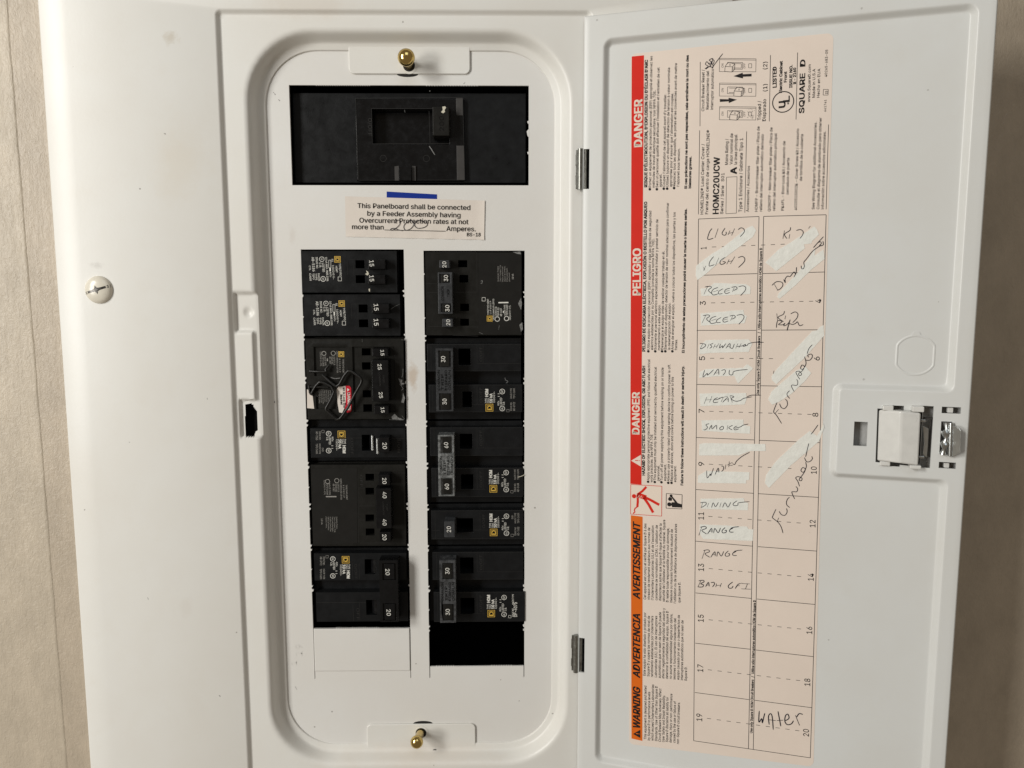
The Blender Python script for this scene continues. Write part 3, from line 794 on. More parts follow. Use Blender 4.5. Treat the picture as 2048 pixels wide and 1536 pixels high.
# ============================================================ DIRECTORY STICKER on the door
ds = root('directory_sticker', 'large peach warning and circuit directory sheet, red and orange edge, glued inside the open door', 'sticker', DOOR.w(*DOOR.p(1450, 1500, -RD), -RD))
SH = -RD+0.12; SP = SH+0.05; STP = SH+0.16; SW = SH+0.22
mb = MB()
cs = [(1262, 108), (1667, 65.5), (1627, 1533.5), (1258, 1488)]
q = [Vector(DOOR.p(*c_, SH)) for c_ in cs]
P = []
for i in range(4):
    p, a, b = q[i], (q[i-1]-q[i]).normalized(), (q[(i+1) % 4]-q[i]).normalized()
    R = 3.2; c_ = p+a*R+b*R
    for k in range(6):
        t = math.pi/2*k/5; P.append(tuple(c_-b*R*math.cos(t)-a*R*math.sin(t)))
mb.prism(DOOR, P, -RD-0.05, SH); mk('paper', mb, 'paper', ds)
mb = MB(); mb.pxpoly(DOOR, [(1263.5, 113), (1288, 110.5), (1283.5, 750), (1283, 969.5), (1260.6, 967.5), (1261, 740)], SH-0.04, SP-0.01); mk('red_band', mb, 'red', ds)
mb = MB(); mb.pxpoly(DOOR, [(1261.7, 1030.5), (1285.3, 1033.5), (1284.8, 1482), (1263, 1477)], SH-0.04, SP-0.01); mk('orange_band', mb, 'orange', ds)
HP = SP+0.04
c5, c6, c7 = crop(1240, 60, 4.268), crop(1240, 390, 4.268), crop(1240, 700, 4.268)
c8 = crop(1240, 1000, 3.073); cR = crop(1380, 60, 4.15)
def heads(lst, mat, **k):
    for cvx, s_, a, b, cap in lst:
        mb = MB(); L(mb, DOOR, cvx, s_, a, b, cap, HP, res=3, **k); mk('heading', mb, mat, ds)
heads([(c5, 'DANGER', (187, 993), (189, 592), 15.4), (c6, 'PELIGRO', (175, 853), (177, 458), 15.4), (c7, 'DANGER', (165, 718), (166, 362), 14.2)], 'notice_ink', bold=0.018) if False else None
M['ink_peach'] = simple('bare_peach_lettering', (0.72, 0.62, 0.53), 0.55, spec=0.15)
heads([(c5, 'DANGER', (187, 993), (189, 592), 15.4), (c6, 'PELIGRO', (175, 853), (177, 458), 15.4), (c7, 'DANGER', (165, 718), (166, 362), 14.2)], 'ink_peach', bold=0.03)
heads([(c8, 'AVERTISSEMENT', (122, 608), (123, 135), 13.6), (c8, 'ADVERTENCIA', (122, 1093), (123, 703), 13.6), (c8, 'WARNING', (123, 1400), (123, 1152), 13.6)], 'ink_black', bold=0.03, ital=0.22)
mb = MB(); mb.pxpoly(DOOR, [c7(95, 945), c7(178, 895), c7(178, 995)], SP-0.01, HP); mk('warning_triangle', mb, 'ink_peach', ds)
mb = MB(); L(mb, DOOR, c7, '!', (168, 948), (168, 941), 9, HP+0.04, bold=0.02); mk('exclamation_mark', mb, 'red', ds)
mb = MB(); mb.pxpoly(DOOR, [c8(80, 1438), c8(125, 1412), c8(125, 1463)], SP-0.01, HP); mk('warning_triangle', mb, 'ink_black', ds)
mb = MB(); L(mb, DOOR, c8, '!', (120, 1441), (120, 1435), 7, HP+0.04, bold=0.02); mk('exclamation_mark', mb, 'orange', ds)

def para(cvx, rows, cap, name='printed_text', bold=0.026, mat='ink_fine'):
    mb = MB()
    for s_, a, b in rows:
        cc = cap
        if isinstance(s_, tuple): s_, cc = s_
        L(mb, DOOR, cvx, s_, a, b, cc, SP, bold=bold)
    return mk(name, mb, mat, ds)
para(c5, [("RISQUE D'ÉLECTROCUTION, D'EXPLOSION OU D'ÉCLAIR D'ARC", (232, 1340), (237, 255))], 5.7, bold=0.045)
para(c5, [("●Portez un équipement de protection personnel (ÉPP) approprié et observez les", (265, 1370), (277, 222)),
 ("méthodes de travail électrique sécuritaire. Voir NFPA 70E.", (296, 1345), (305, 515)),
 ("●Seul un personnel qualifié doit effectuer l'installation et l'entretien de cet", (325, 1370), (338, 320)),
 ("appareil.", (355, 1340), (356, 1228)),
 ("●Coupez l'alimentation de cet appareil avant d'y travailler.", (384, 1365), (395, 545)),
 ("●Utilisez toujours un dispositif de détection de tension à valeur nominale", (413, 1365), (427, 320)),
 ("appropriée pour s'assurer que l'alimentation est coupée.", (443, 1338), (455, 538)),
 ("●Replacez tous les dispositifs, les portes et les couvercles avant de mettre", (472, 1360), (487, 283)),
 ("l'appareil sous tension.", (505, 1335), (512, 1010))], 4.9)
para(c5, [("Si ces précautions ne sont pas respectées, cela entraînera la mort ou des", (572, 1355), (586, 215)), ("blessures graves.", (606, 1350), (610, 1080))], 5.0, bold=0.045)
para(c6, [("PELIGRO DE DESCARGA ELÉCTRICA, EXPLOSIÓN O DESTELLO POR ARQUEO", (215, 1335), (231, 58))], 5.7, bold=0.045)
para(c6, [("●Utilice equipo de protección personal (EPP) apropiado y siga las prácticas de seguridad", (252, 1345), (268, 135)),
 ("eléctrica establecidas por su Compañía (consulte la norma NFPA 70E).", (282, 1322), (293, 372)),
 ("●Solamente el personal eléctrico especializado deberá instalar y prestar servicio de", (311, 1345), (326, 208)),
 ("mantenimiento a este equipo.", (341, 1325), (345, 935)),
 ("●Desenergice el equipo antes de realizar cualquier trabajo en él.", (369, 1345), (380, 478)),
 ("●Siempre utilice un dispositivo detector de tensión de valor nominal adecuado para confirmar", (397, 1345), (417, 65)),
 ("la desenergización del equipo.", (428, 1322), (432, 920)),
 ("●Antes de energizar el equipo, vuelva a colocar todos los dispositivos, las puertas y los", (457, 1345), (474, 147)),
 ("frentes.", (487, 1325), (489, 1232))], 4.9)
para(c6, [("El incumplimiento de estas precauciones podrá causar la muerte o lesiones serias.", (550, 1347), (571, 118))], 5.0, bold=0.045)
para(c7, [("HAZARD OF ELECTRIC SHOCK, EXPLOSION, OR ARC FLASH", (212, 1070), (215, 137))], 5.7, bold=0.045)
para(c7, [("●Apply appropriate personal protective equipment (PPE) and follow safe electrical", (250, 1135), (257, 80)),
 ("work practices. See NFPA 70E", (278, 1130), (280, 722)),
 ("●This equipment must only be installed and serviced by qualified electrical", (307, 1138), (313, 145)),
 ("personnel.", (336, 1118), (337, 985)),
 ("●Turn off all power supplying this equipment before working on or inside", (364, 1140), (372, 150)),
 ("equipment.", (393, 1118), (395, 975)),
 ("●Always use a properly rated voltage sensing device to confirm power is off.", (422, 1145), (430, 122)),
 ("●Replace all devices, doors and covers before turning on power to this", (450, 1145), (458, 230)),
 ("equipment.", (479, 1128), (480, 988))], 4.9)
para(c7, [("Failure to follow these instructions will result in death or serious injury.", (539, 1155), (547, 137))], 5.0, bold=0.045)
para(c8, [("Cet appareil est conçu et vérifié par Square D à des", (160, 612), (162, 145)), ("niveaux de rendement supérieurs aux normes de", (183, 612), (185, 170)),
 ("l'Underwriters Laboratories (UL) et de l'association", (206, 615), (208, 158)), ("canadienne de normalisation (CSA). L'utilisation de", (230, 617), (232, 155)),
 ("disjoncteurs autres que Square D risque d'affecter la", (253, 620), (256, 145)), ("sécurité de l'utilisateur et la fiabilité du matériel. Square", (275, 625), (278, 122)),
 ("D rejette toute responsabilité pour tout dommage,", (298, 628), (301, 172)), ("blessure ou mauvais fonctionnement résultant de", (321, 630), (325, 180)),
 ("l'utilisation ou de la défaillance de disjoncteurs autres", (344, 635), (350, 147)), ("que Square D.", (371, 632), (372, 505))], 4.9)
para(c8, [("Este equipo ha sido diseñado y probado por", (157, 1080), (160, 692)), ("Square D y supera las normas de nivel de", (181, 1085), (184, 713)),
 ("rendimiento establecidas por Underwriters", (203, 1088), (205, 713)), ("Laboratories (UL). El uso de interruptores", (227, 1090), (229, 713)),
 ("automáticos que no sean de Square D puede", (250, 1095), (253, 690)), ("afectar negativamente la seguridad del usuario y", (272, 1098), (276, 665)),
 ("deteriorar la confiabilidad del equipo. Square D", (295, 1100), (298, 683)), ("no asume responsabilidad alguna por daños,", (318, 1100), (322, 700)),
 ("lesiones o funcionamiento inadecuado del", (341, 1103), (345, 727)), ("equipo causado por el uso o desperfectos de", (364, 1105), (368, 708)),
 ("interruptores automáticos que no sean de", (387, 1108), (390, 740)), ("Square D.", (411, 1112), (412, 1025))], 4.9)
para(c8, [("This equipment is designed and tested", (162, 1472), (163, 1143)), ("by Square D to performance levels", (184, 1478), (186, 1180)),
 ("which exceed Underwriters Laboratories", (206, 1480), (209, 1135)), ("Standards. Use of Other than Square D", (229, 1483), (231, 1145)),
 ("Circuit Breakers May Adversely Affect", (251, 1487), (254, 1160)), ("User Safety and Impair Reliability.", (273, 1488), (276, 1200)),
 ("Square D disclaims all liability for", (295, 1488), (298, 1212)), ("damage, injury or non-performance", (317, 1492), (322, 1192)),
 ("caused by the use or failure of", (340, 1493), (344, 1238)), ("non-Square D circuit breakers.", (362, 1500), (368, 1243))], 4.9)
para(cR, [(("Circuit Breaker Reset /", 5.4), (118, 673), (120, 328)), (("Restablecimiento del", 5.4), (155, 658), (158, 338)), (("interruptor automático", 5.4), (192, 660), (198, 322)),
 ("HOMELINE® Load Center Cover /", (110, 1530), (120, 945)), ("Frente del centro de carga HOMELINE®", (150, 1528), (163, 830)),
 ("Series / Serie   S01", (275, 1527), (285, 1187)), ("Mains Rating /", (315, 1118), (318, 903)), ("Valor nominal de", (353, 1115), (357, 858)),
 ("la línea principal", (390, 1115), (393, 868)), (("Type 1 Enclosure / Gabinete Tipo 1", 6.4), (430, 1510), (440, 898))], 5.8)
para(cR, [("Accessories / Accesorios", (488, 1508), (497, 1128)), ("HOMFP - Branch breaker filler plate / Placa de", (560, 1508), (578, 800)), ("relleno del interruptor automático derivado", (598, 1505), (612, 865)),
 ("QOM2FP - Main breaker filler plate / Placa de", (668, 1505), (685, 808)), ("relleno del interruptor automático principal", (707, 1500), (722, 857)),
 ("PK6FL - Door Lock Kit / Accesorio de", (778, 1498), (792, 922)), ("cerradura de puerta", (818, 1365), (825, 1062)),
 ("4020513002K - Cover Screw Kit / Accesorio", (887, 1495), (905, 818)), ("de tornillos de la cubierta", (930, 1252), (940, 865)),
 ("See Wiring Diagram for additional Accessories.", (1033, 1488), (1052, 762)), ("Consulte el diagrama de alambrado para obtener", (1073, 1487), (1093, 725)),
 ("información sobre accesorios adicionales.", (1110, 1487), (1127, 840))], 5.3)
para(cR, [("HOMC20UCW", (237, 1525), (247, 1055))], 11.6, bold=0.03)
para(cR, [("A", (387, 1192), (387, 1140))], 12, bold=0.04)
para(cR, [("Tripped /", (588, 748), (590, 588)), ("Disparado", (628, 755), (632, 573)), (("(1)", 8), (640, 508), (641, 447)), (("(2)", 8), (640, 325), (641, 262))], 6.6)
para(cR, [(("LISTED", 7.5), (718, 475), (718, 305)), ("Electric Cabinet", (763, 520), (768, 258)), ("Front", (803, 432), (804, 345)), ("ISSUE NO.", (848, 478), (850, 290)), ("R - 2160", (880, 446), (880, 313))], 5.6, bold=0.045)
para(cR, [("SQUARE", (947, 688), (955, 360))], 10.2, bold=0.035); para(cR, [("D", (956, 300), (957, 245))], 10.2, bold=0.035)
para(cR, [("www.SquareD.com", (997, 597), (1003, 285)), ("Made in U.S.A", (1037, 560), (1040, 322)), ("Hecho en EUA", (1075, 560), (1082, 320)),
 (("661741", 4.4), (1130, 677), (1132, 578)), (("IS", 4.5), (1142, 530), (1142, 503)), (("40265-683-05", 5.0), (1138, 388), (1145, 163))], 5.4)
# listing mark
mb = MB(); mb.ring(DOOR, DOOR.p(*cR(773, 597), SP), 5.15, 0.5, SP, 40)
L(mb, DOOR, cR, 'U', (790, 640), (790, 590), 12.5, SP+0.03, bold=0.04, res=3); L(mb, DOOR, cR, 'L', (826, 592), (826, 548), 12.5, SP+0.03, bold=0.04, res=3); L(mb, DOOR, cR, '®', (826, 617), (826, 597), 4.5, SP+0.03, bold=0.01)
mk('listing_mark', mb, 'ink_black', ds)
# rules
mb = MB()
for a, b in (((85, 265), (83, 798)), ((80, 833), (70, 1530)), ((470, 842), (455, 1515)), ((668, 208), (658, 758)), ((893, 187), (880, 743)), ((1150, 785), (1130, 1488))):
    mb.stroke(DOOR, [cR(*a), cR(*b)], 0.28, SP, taper=False)
for P_ in ([(303, 1222), (390, 1217), (385, 1520), (298, 1525), (303, 1222)], [(1105, 540), (1107, 493), (1148, 493), (1146, 540), (1105, 540)]):
    for i in range(4): mb.stroke(DOOR, [cR(*P_[i]), cR(*P_[i+1])], 0.22, SP, taper=False)
mk('ruled_line', mb, 'ink_black', ds)
# the three little breaker drawings
def sk(y0, y1, knob_x, dots):
    mb = MB()
    def ln(*p, w_=0.2):
        for i in range(len(p)-1): mb.stroke(DOOR, [cR(*p[i]), cR(*p[i+1])], w_, SP, taper=False)
    ln((243, y1), (546, y1+2), (548, y0+4), (246, y0), (243, y1)); ln((246, y0+11), (548, y0+15))
    ym = (y0+y1)/2+6
    ln((310, ym+28), (435, ym+30), (437, ym-26), (312, ym-28), (310, ym+28)); ln((322, ym+18), (426, ym+20), (427, ym-16), (324, ym-18))
    ln((487, ym+18), (512, ym+18), (512, ym-16), (487, ym-16), (487, ym+18))
    k = knob_x
    mb2 = MB()
    mb2.pxpoly(DOOR, [cR(k-32, ym+48), cR(k+28, ym+52), cR(k+32, ym+10), cR(k+55, ym-5), cR(k+5, ym-28), cR(k-25, ym+2)], SH-0.02, SP+0.03)
    mk('drawn_toggle_fill', mb2, 'paper', ds)
    h_ = SP+0.06
    def ln2(*p):
        for i in range(len(p)-1): mb.stroke(DOOR, [cR(*p[i]), cR(*p[i+1])], 0.24, h_, taper=False)
    ln2((k-32, ym+48), (k+28, ym+52), (k+32, ym+10), (k-28, ym+6), (k-32, ym+48)); ln2((k-28, ym+6), (k-8, ym-24), (k+52, ym-18), (k+32, ym+10)); ln2((k+52, ym-18), (k+50, ym+30), (k+28, ym+52))
    mb.ring(DOOR, DOOR.p(*cR(k+12, ym-6), h_), 0.35, 0.15, h_, 12)
    L(mb, DOOR, cR, 'ON', (278, ym+15), (279, ym-20), 4.2, SP, bold=0.0, ital=0.2); L(mb, DOOR, cR, 'OFF', (459, ym+22), (460, ym-22), 4.2, SP, bold=0.0, ital=0.2)
    if dots:
        for i in range(26): 
            a = random.uniform(475, 535); b = random.uniform(y0+20, y1-5); mb.disc(DOOR, DOOR.p(*cR(a, b), SP+.01), 0.14, 0.14, SP+.01, 6)
    mk('breaker_drawing', mb, 'ink_black', ds)
sk(635, 745, 360, True); sk(440, 548, 395, False); sk(235, 345, 320, False)
for P_ in ([(248, 597), (322, 592), (322, 606), (390, 578), (320, 562), (320, 575), (247, 573)], [(511, 363), (438, 367), (437, 354), (360, 383), (440, 402), (439, 388), (511, 385)]):
    mb = MB(); mb.pxpoly(DOOR, [cR(*p) for p in P_], SH, SP+0.02); mk('arrow', mb, 'ink_black', ds)
mb = MB()
for st_ in ([(122, 322), (150, 300), (128, 285), (140, 262), (165, 290), (180, 265), (158, 250), (190, 238), (165, 310)], [(130, 325), (165, 300), (188, 315), (185, 280), (150, 275)], [(170, 260), (188, 285), (200, 255), (180, 240)], [(180, 318), (225, 255), (272, 195)]):
    mb.stroke(DOOR, [cR(*p) for p in st_], 0.3, SW)
mk('scribble', mb, 'pen', ds)
# pictograms
mb = MB(); P_ = [c7(92, 1148), c7(357, 1163), c7(355, 1418), c7(90, 1400)]
mb.pxpoly(DOOR, P_, SH, SP+0.03); mk('pictogram_field', mb, 'ink_peach', ds)
mb = MB(); hq = SP+0.07
for i in range(4): mb.stroke(DOOR, [P_[i], P_[(i+1) % 4]], 0.28, hq, taper=False)
mb.disc(DOOR, DOOR.p(*c7(120, 1248), hq), 1.25, 1.25, hq)
def thick(p, w_): mb.stroke(DOOR, [c7(*x) for x in p], w_, hq, smooth=False, taper=False)
thick([(148, 1238), (185, 1248), (222, 1262)], 2.9); thick([(147, 1236), (190, 1205), (225, 1168)], 1.3); thick([(150, 1236), (152, 1290), (148, 1340)], 1.3)
thick([(205, 1254), (260, 1280), (335, 1322)], 1.5); thick([(205, 1262), (245, 1320), (283, 1388)], 1.5); thick([(148, 1338), (128, 1352), (122, 1372), (128, 1380), (112, 1396)], 0.7)
mk('shock_pictogram', mb, 'red', ds)
mb = MB(); mb.stroke(DOOR, [c7(x, y) for x, y in ((150, 1262), (163, 1240), (168, 1262), (185, 1245), (190, 1268))], 0.35, hq+0.04, smooth=False); mk('bolt_mark', mb, 'ink_peach', ds)
mb = MB(); P_ = [c7(395, 1225), c7(530, 1235), c7(528, 1357), c7(393, 1350)]
for i in range(4): mb.stroke(DOOR, [P_[i], P_[(i+1) % 4]], 0.28, hq, taper=False)
mb.disc(DOOR, DOOR.p(*c7(421, 1318), hq), 1.2, 1.2, hq)
mb.pxpoly(DOOR, [c7(*p) for p in ((440, 1300), (472, 1300), (528, 1318), (527, 1345), (445, 1342), (438, 1322))], SH, SP+0.05)
mb.pxpoly(DOOR, [c7(*p) for p in ((408, 1272), (422, 1254), (442, 1262), (444, 1286), (420, 1288))], SH, SP+0.05)
mb.stroke(DOOR, [c7(*p) for p in ((438, 1248), (470, 1290), (500, 1325))], 1.1, hq, smooth=False)
mb.disc(DOOR, DOOR.p(*c7(436, 1245), hq), .8, .8, hq)
mk('manual_pictogram', mb, 'ink_black', ds)

# directory table
mb = MB()
LT, LB = (1397, 438), (1387.3, 1481.5); RT, RB = (1652.3, 429.5), (1620.6, 1515.7)
M1T, M1B = (1518, 433), (1496.9, 1497.8); M2T, M2B = (1527.3, 432.8), (1506.5, 1499)
def sl_(a, b, w_=0.3): mb.stroke(DOOR, [a, b], w_, SP, taper=False)
sl_(LT, M1T); sl_(M2T, RT); sl_(LB, RB); sl_(LT, (1391.5, 960)); sl_((1391.5, 960), LB); sl_(RT, (1638, 960)); sl_((1638, 960), RB)
sl_(M1T, M1B); sl_(M2T, M2B)
rows = [((1396, 550.8), (1514.5, 547.2), (1525.4, 547.2), (1649.4, 544)), ((1393.5, 660.7), (1512, 660.7), (1522.4, 660.3), (1647, 659.5)), ((1392.7, 768.7), (1509.7, 771.2), (1520.3, 771.5), (1642.9, 773.5)),
        ((1392.2, 874.9), (1508, 879.8), (1518.4, 880.6), (1640.5, 885.5)), ((1391.4, 979), (1506.6, 986.6), (1517.2, 987.4), (1637.2, 994.8)), ((1391, 1082.3), (1505.7, 1092.4), (1516, 1093.3), (1633.6, 1102.2)),
        ((1391, 1185.8), (1503.2, 1196.9), (1513.8, 1198), (1630.7, 1209)), ((1390.6, 1286.4), (1501.8, 1298.6), (1511.5, 1300), (1626.6, 1313.3)), ((1389.8, 1385), (1498.5, 1399.3), (1509.4, 1400.5), (1623.4, 1415.4))]
for a, b, c_, d_ in rows: sl_(a, b); sl_(c_, d_)
for a, b in (((1424, 494), (1577, 488)), ((1422, 605.8), (1620, 602.5)), ((1420, 716.5), (1553, 717.3)), ((1418.7, 822.5), (1614, 828.6)), ((1417.8, 928.3), (1590, 937.6)), ((1416.6, 1032.7), (1607, 1046.5)),
             ((1417.4, 1137), (1605, 1153.6)), ((1417.4, 1239.5), (1601, 1258)), ((1415.5, 1339.4), (1598, 1361)), ((1413.9, 1436.6), (1595, 1461.2))):
    n = max(2, round((b[0]-a[0]+11)/19.6)); 
    for i in range(n):
        t0 = i*19.6/(b[0]-a[0]); t1 = t0+8.3/(b[0]-a[0])
        sl_((a[0]+(b[0]-a[0])*t0, a[1]+(b[1]-a[1])*t0), (a[0]+(b[0]-a[0])*t1, a[1]+(b[1]-a[1])*t1), 0.27)
mk('table_line', mb, 'ink_black', ds)
mb = MB()
for s_, x, y in (('1', 1407, 496), ('3', 1405.5, 606), ('5', 1404, 716.5), ('7', 1403, 822), ('9', 1402.5, 928), ('11', 1402, 1032), ('13', 1402, 1135), ('15', 1401.5, 1237), ('17', 1400.5, 1337), ('19', 1398.5, 1435.5),
                 ('4', 1636.5, 602), ('6', 1633.5, 717), ('8', 1630.5, 829.5), ('10', 1627.5, 940.5), ('12', 1625, 1047.5), ('14', 1621.5, 1154.5), ('16', 1618.5, 1261), ('18', 1614.5, 1365), ('20', 1612, 1466)):
    hw = (3.9 if s_ not in ('1',) else 2.2) if len(s_) == 1 else 7.2
    mb = MB(); T(mb, DOOR, s_, (x+5.8, y+hw), (x+5.8, y-hw), 11.3, SP, bold=0.012, res=3); mk('table_number', mb, 'ink_black', ds)
mb = MB()
T(mb, DOOR, 'Use only Square D HOM Circuit Breakers   /   Utilice sólo interruptores automático HOM de Square D', (1518, 790), (1524.3, 496), 5.0, SP, bold=0.03)
T(mb, DOOR, 'Use only Square D HOM Circuit Breakers   /   Utilice sólo interruptores automático HOM de Square D', (1504.9, 1466.4), (1511.5, 1200.8), 5.0, SP, bold=0.03)
mk('printed_text', mb, 'ink_fine', ds)

# correction tape
t1, t2, t3, t4, t5 = (crop(1380, y, 6.143) for y in (430, 660, 880, 1080, 1280))
def tape(cvx, pts, lvl=0.0):
    q = [cvx(*p) for p in pts]; o = []
    for i in range(len(q)):       # ragged outline
        a, b = q[i], q[(i+1) % len(q)]; n = max(1, int(math.hypot(b[0]-a[0], b[1]-a[1])/7))
        for k in range(n):
            j = 0 if k == 0 else 0.35
            o.append((a[0]+(b[0]-a[0])*k/n+random.uniform(-j, j), a[1]+(b[1]-a[1])*k/n+random.uniform(-j, j)))
    mb = MB(); mb.pxpoly(DOOR, o, SH-0.02, STP+lvl); mk('correction_tape', mb, 'tape', ds)
tape(t1, [(75, 625), (250, 490), (420, 385), (700, 160), (770, 130), (812, 190), (770, 270), (650, 360), (450, 510), (290, 640), (200, 720), (90, 800), (70, 740)])
tape(t1, [(130, 905), (230, 890), (300, 835), (690, 850), (745, 885), (740, 970), (400, 990), (140, 995)])
tape(t1, [(130, 1210), (655, 1165), (665, 1225), (700, 1240), (670, 1330), (135, 1360)])
tape(t1, [(925, 585), (1080, 430), (1250, 330), (1530, 140), (1560, 180), (1585, 240), (1500, 320), (1490, 350), (1400, 360), (1410, 410), (1060, 690), (960, 610)])
tape(t1, [(1090, 960), (1330, 700), (1440, 560), (1540, 400), (1530, 500), (1640, 425), (1655, 540), (1480, 680), (1300, 860), (1100, 1030), (1070, 1010)])
tape(t2, [(115, 190), (200, 125), (720, 115), (765, 170), (720, 270), (300, 280), (115, 295)])
tape(t2, [(120, 515), (200, 480), (650, 465), (700, 420), (775, 470), (590, 660), (545, 565), (300, 570), (110, 590)])
tape(t2, [(1000, 575), (1060, 490), (1300, 230), (1500, 15), (1560, 5), (1600, -40), (1640, -60), (1650, 70), (1560, 170), (1400, 350), (1060, 665), (1010, 620)])
tape(t2, [(960, 855), (1000, 760), (1300, 500), (1420, 450), (1490, 530), (1400, 640), (1250, 780), (1100, 880), (1010, 920)], 0.03)
tape(t2, [(115, 780), (690, 775), (695, 850), (670, 915), (130, 935)])
tape(t2, [(140, 1110), (655, 1100), (660, 1165), (740, 1185), (735, 1275), (150, 1240)])
tape(t3, [(115, 50), (180, 38), (925, 50), (930, 135), (740, 135), (600, 190), (110, 190)])
tape(t3, [(98, 440), (200, 380), (730, 395), (725, 490), (690, 495), (688, 535), (95, 525)])
tape(t3, [(920, 530), (935, 430), (1050, 270), (1330, 0), (1470, -110), (1560, -50), (1610, -130), (1640, -200), (1650, -160), (1610, -60), (1590, 10), (1420, 160), (1240, 310), (970, 590)])
tape(t3, [(130, 720), (660, 715), (670, 760), (715, 775), (710, 865), (140, 845)])
tape(t3, [(120, 1035), (700, 1065), (720, 1095), (780, 1100), (770, 1240), (650, 1235), (160, 1215), (115, 1140)])

# handwriting
def hand(cvx, strokes, dx=0, dy=0, w_=0.34):
    mb = MB()
    for s_ in strokes: mb.stroke(DOOR, [cvx(x+dx, y+dy) for x, y in s_], w_, SW)
    mk('handwriting', mb, 'pen', ds)
hand(t1, [[(270, 165), (240, 205), (215, 285), (235, 300), (285, 283)], [(345, 165), (305, 280)], [(430, 160), (395, 215), (400, 240), (428, 248), (445, 228), (440, 205)], [(490, 190), (465, 245)], [(548, 165), (510, 250)], [(478, 225), (535, 210)], [(590, 180), (625, 157), (660, 172), (665, 210), (615, 268)]])
hand(t1, [[(290, 510), (245, 570), (235, 625), (262, 622), (300, 610)], [(355, 525), (312, 620)], [(430, 520), (375, 560), (370, 600), (400, 605), (435, 580), (400, 570)], [(480, 545), (450, 605)], [(550, 510), (495, 600)], [(465, 575), (525, 560)], [(590, 525), (640, 508), (672, 535), (660, 580), (593, 645)], [(165, 640), (180, 680)], [(195, 625), (165, 682)]])
REC = [[(215, 880), (170, 975)], [(182, 885), (245, 875), (262, 892), (225, 925), (265, 965)], [(345, 890), (288, 912), (265, 950), (285, 982), (345, 968)], [(285, 945), (345, 925)], [(405, 905), (352, 940), (355, 970), (400, 965)], [(490, 900), (440, 915), (425, 945), (445, 965), (490, 950)], [(435, 938), (485, 925)], [(510, 890), (560, 880), (578, 905), (535, 928)], [(545, 890), (520, 945)], [(595, 882), (650, 870), (685, 892), (672, 935), (620, 990)]]
hand(t1, REC); hand(t1, REC, -22, 352)
hand(t1, [[(1160, 190), (1140, 292)], [(1235, 150), (1225, 190), (1160, 235), (1190, 290)], [(1225, 235), (1215, 290)], [(1305, 190), (1355, 178), (1388, 202), (1385, 240), (1350, 290)], [(1478, 135), (1455, 165)]])
hand(t1, [[(1035, 850), (1075, 920)], [(1005, 865), (1060, 820), (1125, 825), (1140, 862), (1110, 905), (1070, 925)], [(1150, 790), (1170, 832), (1168, 785), (1198, 750), (1228, 755), (1275, 700), (1292, 722)], [(1308, 640), (1302, 710), (1275, 765)],
           [(1365, 622), (1370, 655), (1392, 660), (1405, 625), (1398, 580), (1430, 540), (1500, 450), (1570, 395), (1615, 372)], [(1515, 402), (1560, 350), (1640, 265)], [(1560, 345), (1600, 328), (1612, 350), (1588, 378), (1635, 368), (1632, 320)]])
hand(t1, [[(1065, 1210), (1075, 1295)], [(1160, 1180), (1145, 1220), (1080, 1258), (1150, 1312)], [(1175, 1235), (1165, 1280)], [(1235, 1215), (1290, 1190), (1325, 1217), (1310, 1270), (1260, 1322)],
           [(1060, 1385), (1075, 1300), (1130, 1310), (1085, 1345), (1140, 1348), (1165, 1328), (1150, 1360), (1185, 1350), (1218, 1315), (1228, 1290), (1192, 1420), (1215, 1340), (1262, 1345), (1300, 1328), (1320, 1312), (1345, 1358), (1390, 1345)]])
hand(t2, [[(155, 172), (125, 230)], [(120, 165), (180, 172), (190, 195), (150, 225), (125, 231)], [(235, 170), (212, 225)], [(285, 165), (250, 180), (270, 205), (240, 225)], [(310, 175), (285, 225)], [(355, 165), (320, 220)], [(300, 202), (340, 195)], [(375, 170), (362, 220), (400, 192), (400, 220), (440, 165)],
           [(440, 225), (490, 165), (490, 225)], [(460, 205), (492, 200)], [(545, 168), (522, 225), (492, 215)], [(590, 165), (560, 225)], [(630, 165), (600, 220)], [(575, 202), (640, 195), (680, 175), (675, 197), (650, 200), (700, 190), (720, 168), (800, 150), (905, 152)]])
hand(t2, [[(180, 490), (158, 580), (212, 530), (215, 555), (290, 488)], [(290, 555), (345, 480), (355, 550)], [(310, 530), (355, 525)], [(385, 497), (428, 488), (432, 520), (405, 555)], [(485, 490), (480, 535), (498, 552), (525, 545), (535, 512), (600, 495), (710, 485)]])
hand(t2, [[(205, 825), (175, 905)], [(270, 810), (240, 890)], [(190, 860), (265, 855)], [(340, 830), (300, 850), (285, 882), (305, 892), (345, 885)], [(300, 858), (345, 850), (400, 822)], [(350, 838), (465, 815)], [(410, 825), (380, 885)], [(400, 890), (462, 830), (470, 885)], [(420, 862), (470, 855)], [(490, 805), (520, 890)], [(495, 805), (540, 820), (505, 845), (560, 875), (620, 865), (660, 840), (760, 820)], [(700, 820), (760, 800), (870, 802)]])
hand(t2, [[(235, 1150), (195, 1165), (215, 1195), (190, 1225), (165, 1225)], [(235, 1222), (265, 1170), (272, 1215), (322, 1170), (328, 1222)], [(395, 1180), (365, 1205), (375, 1227), (408, 1215), (410, 1190), (393, 1180)], [(465, 1170), (455, 1225)], [(525, 1170), (475, 1200), (520, 1228)], [(575, 1180), (540, 1200), (550, 1227), (600, 1215)], [(550, 1207), (620, 1190), (650, 1170), (715, 1155)]])
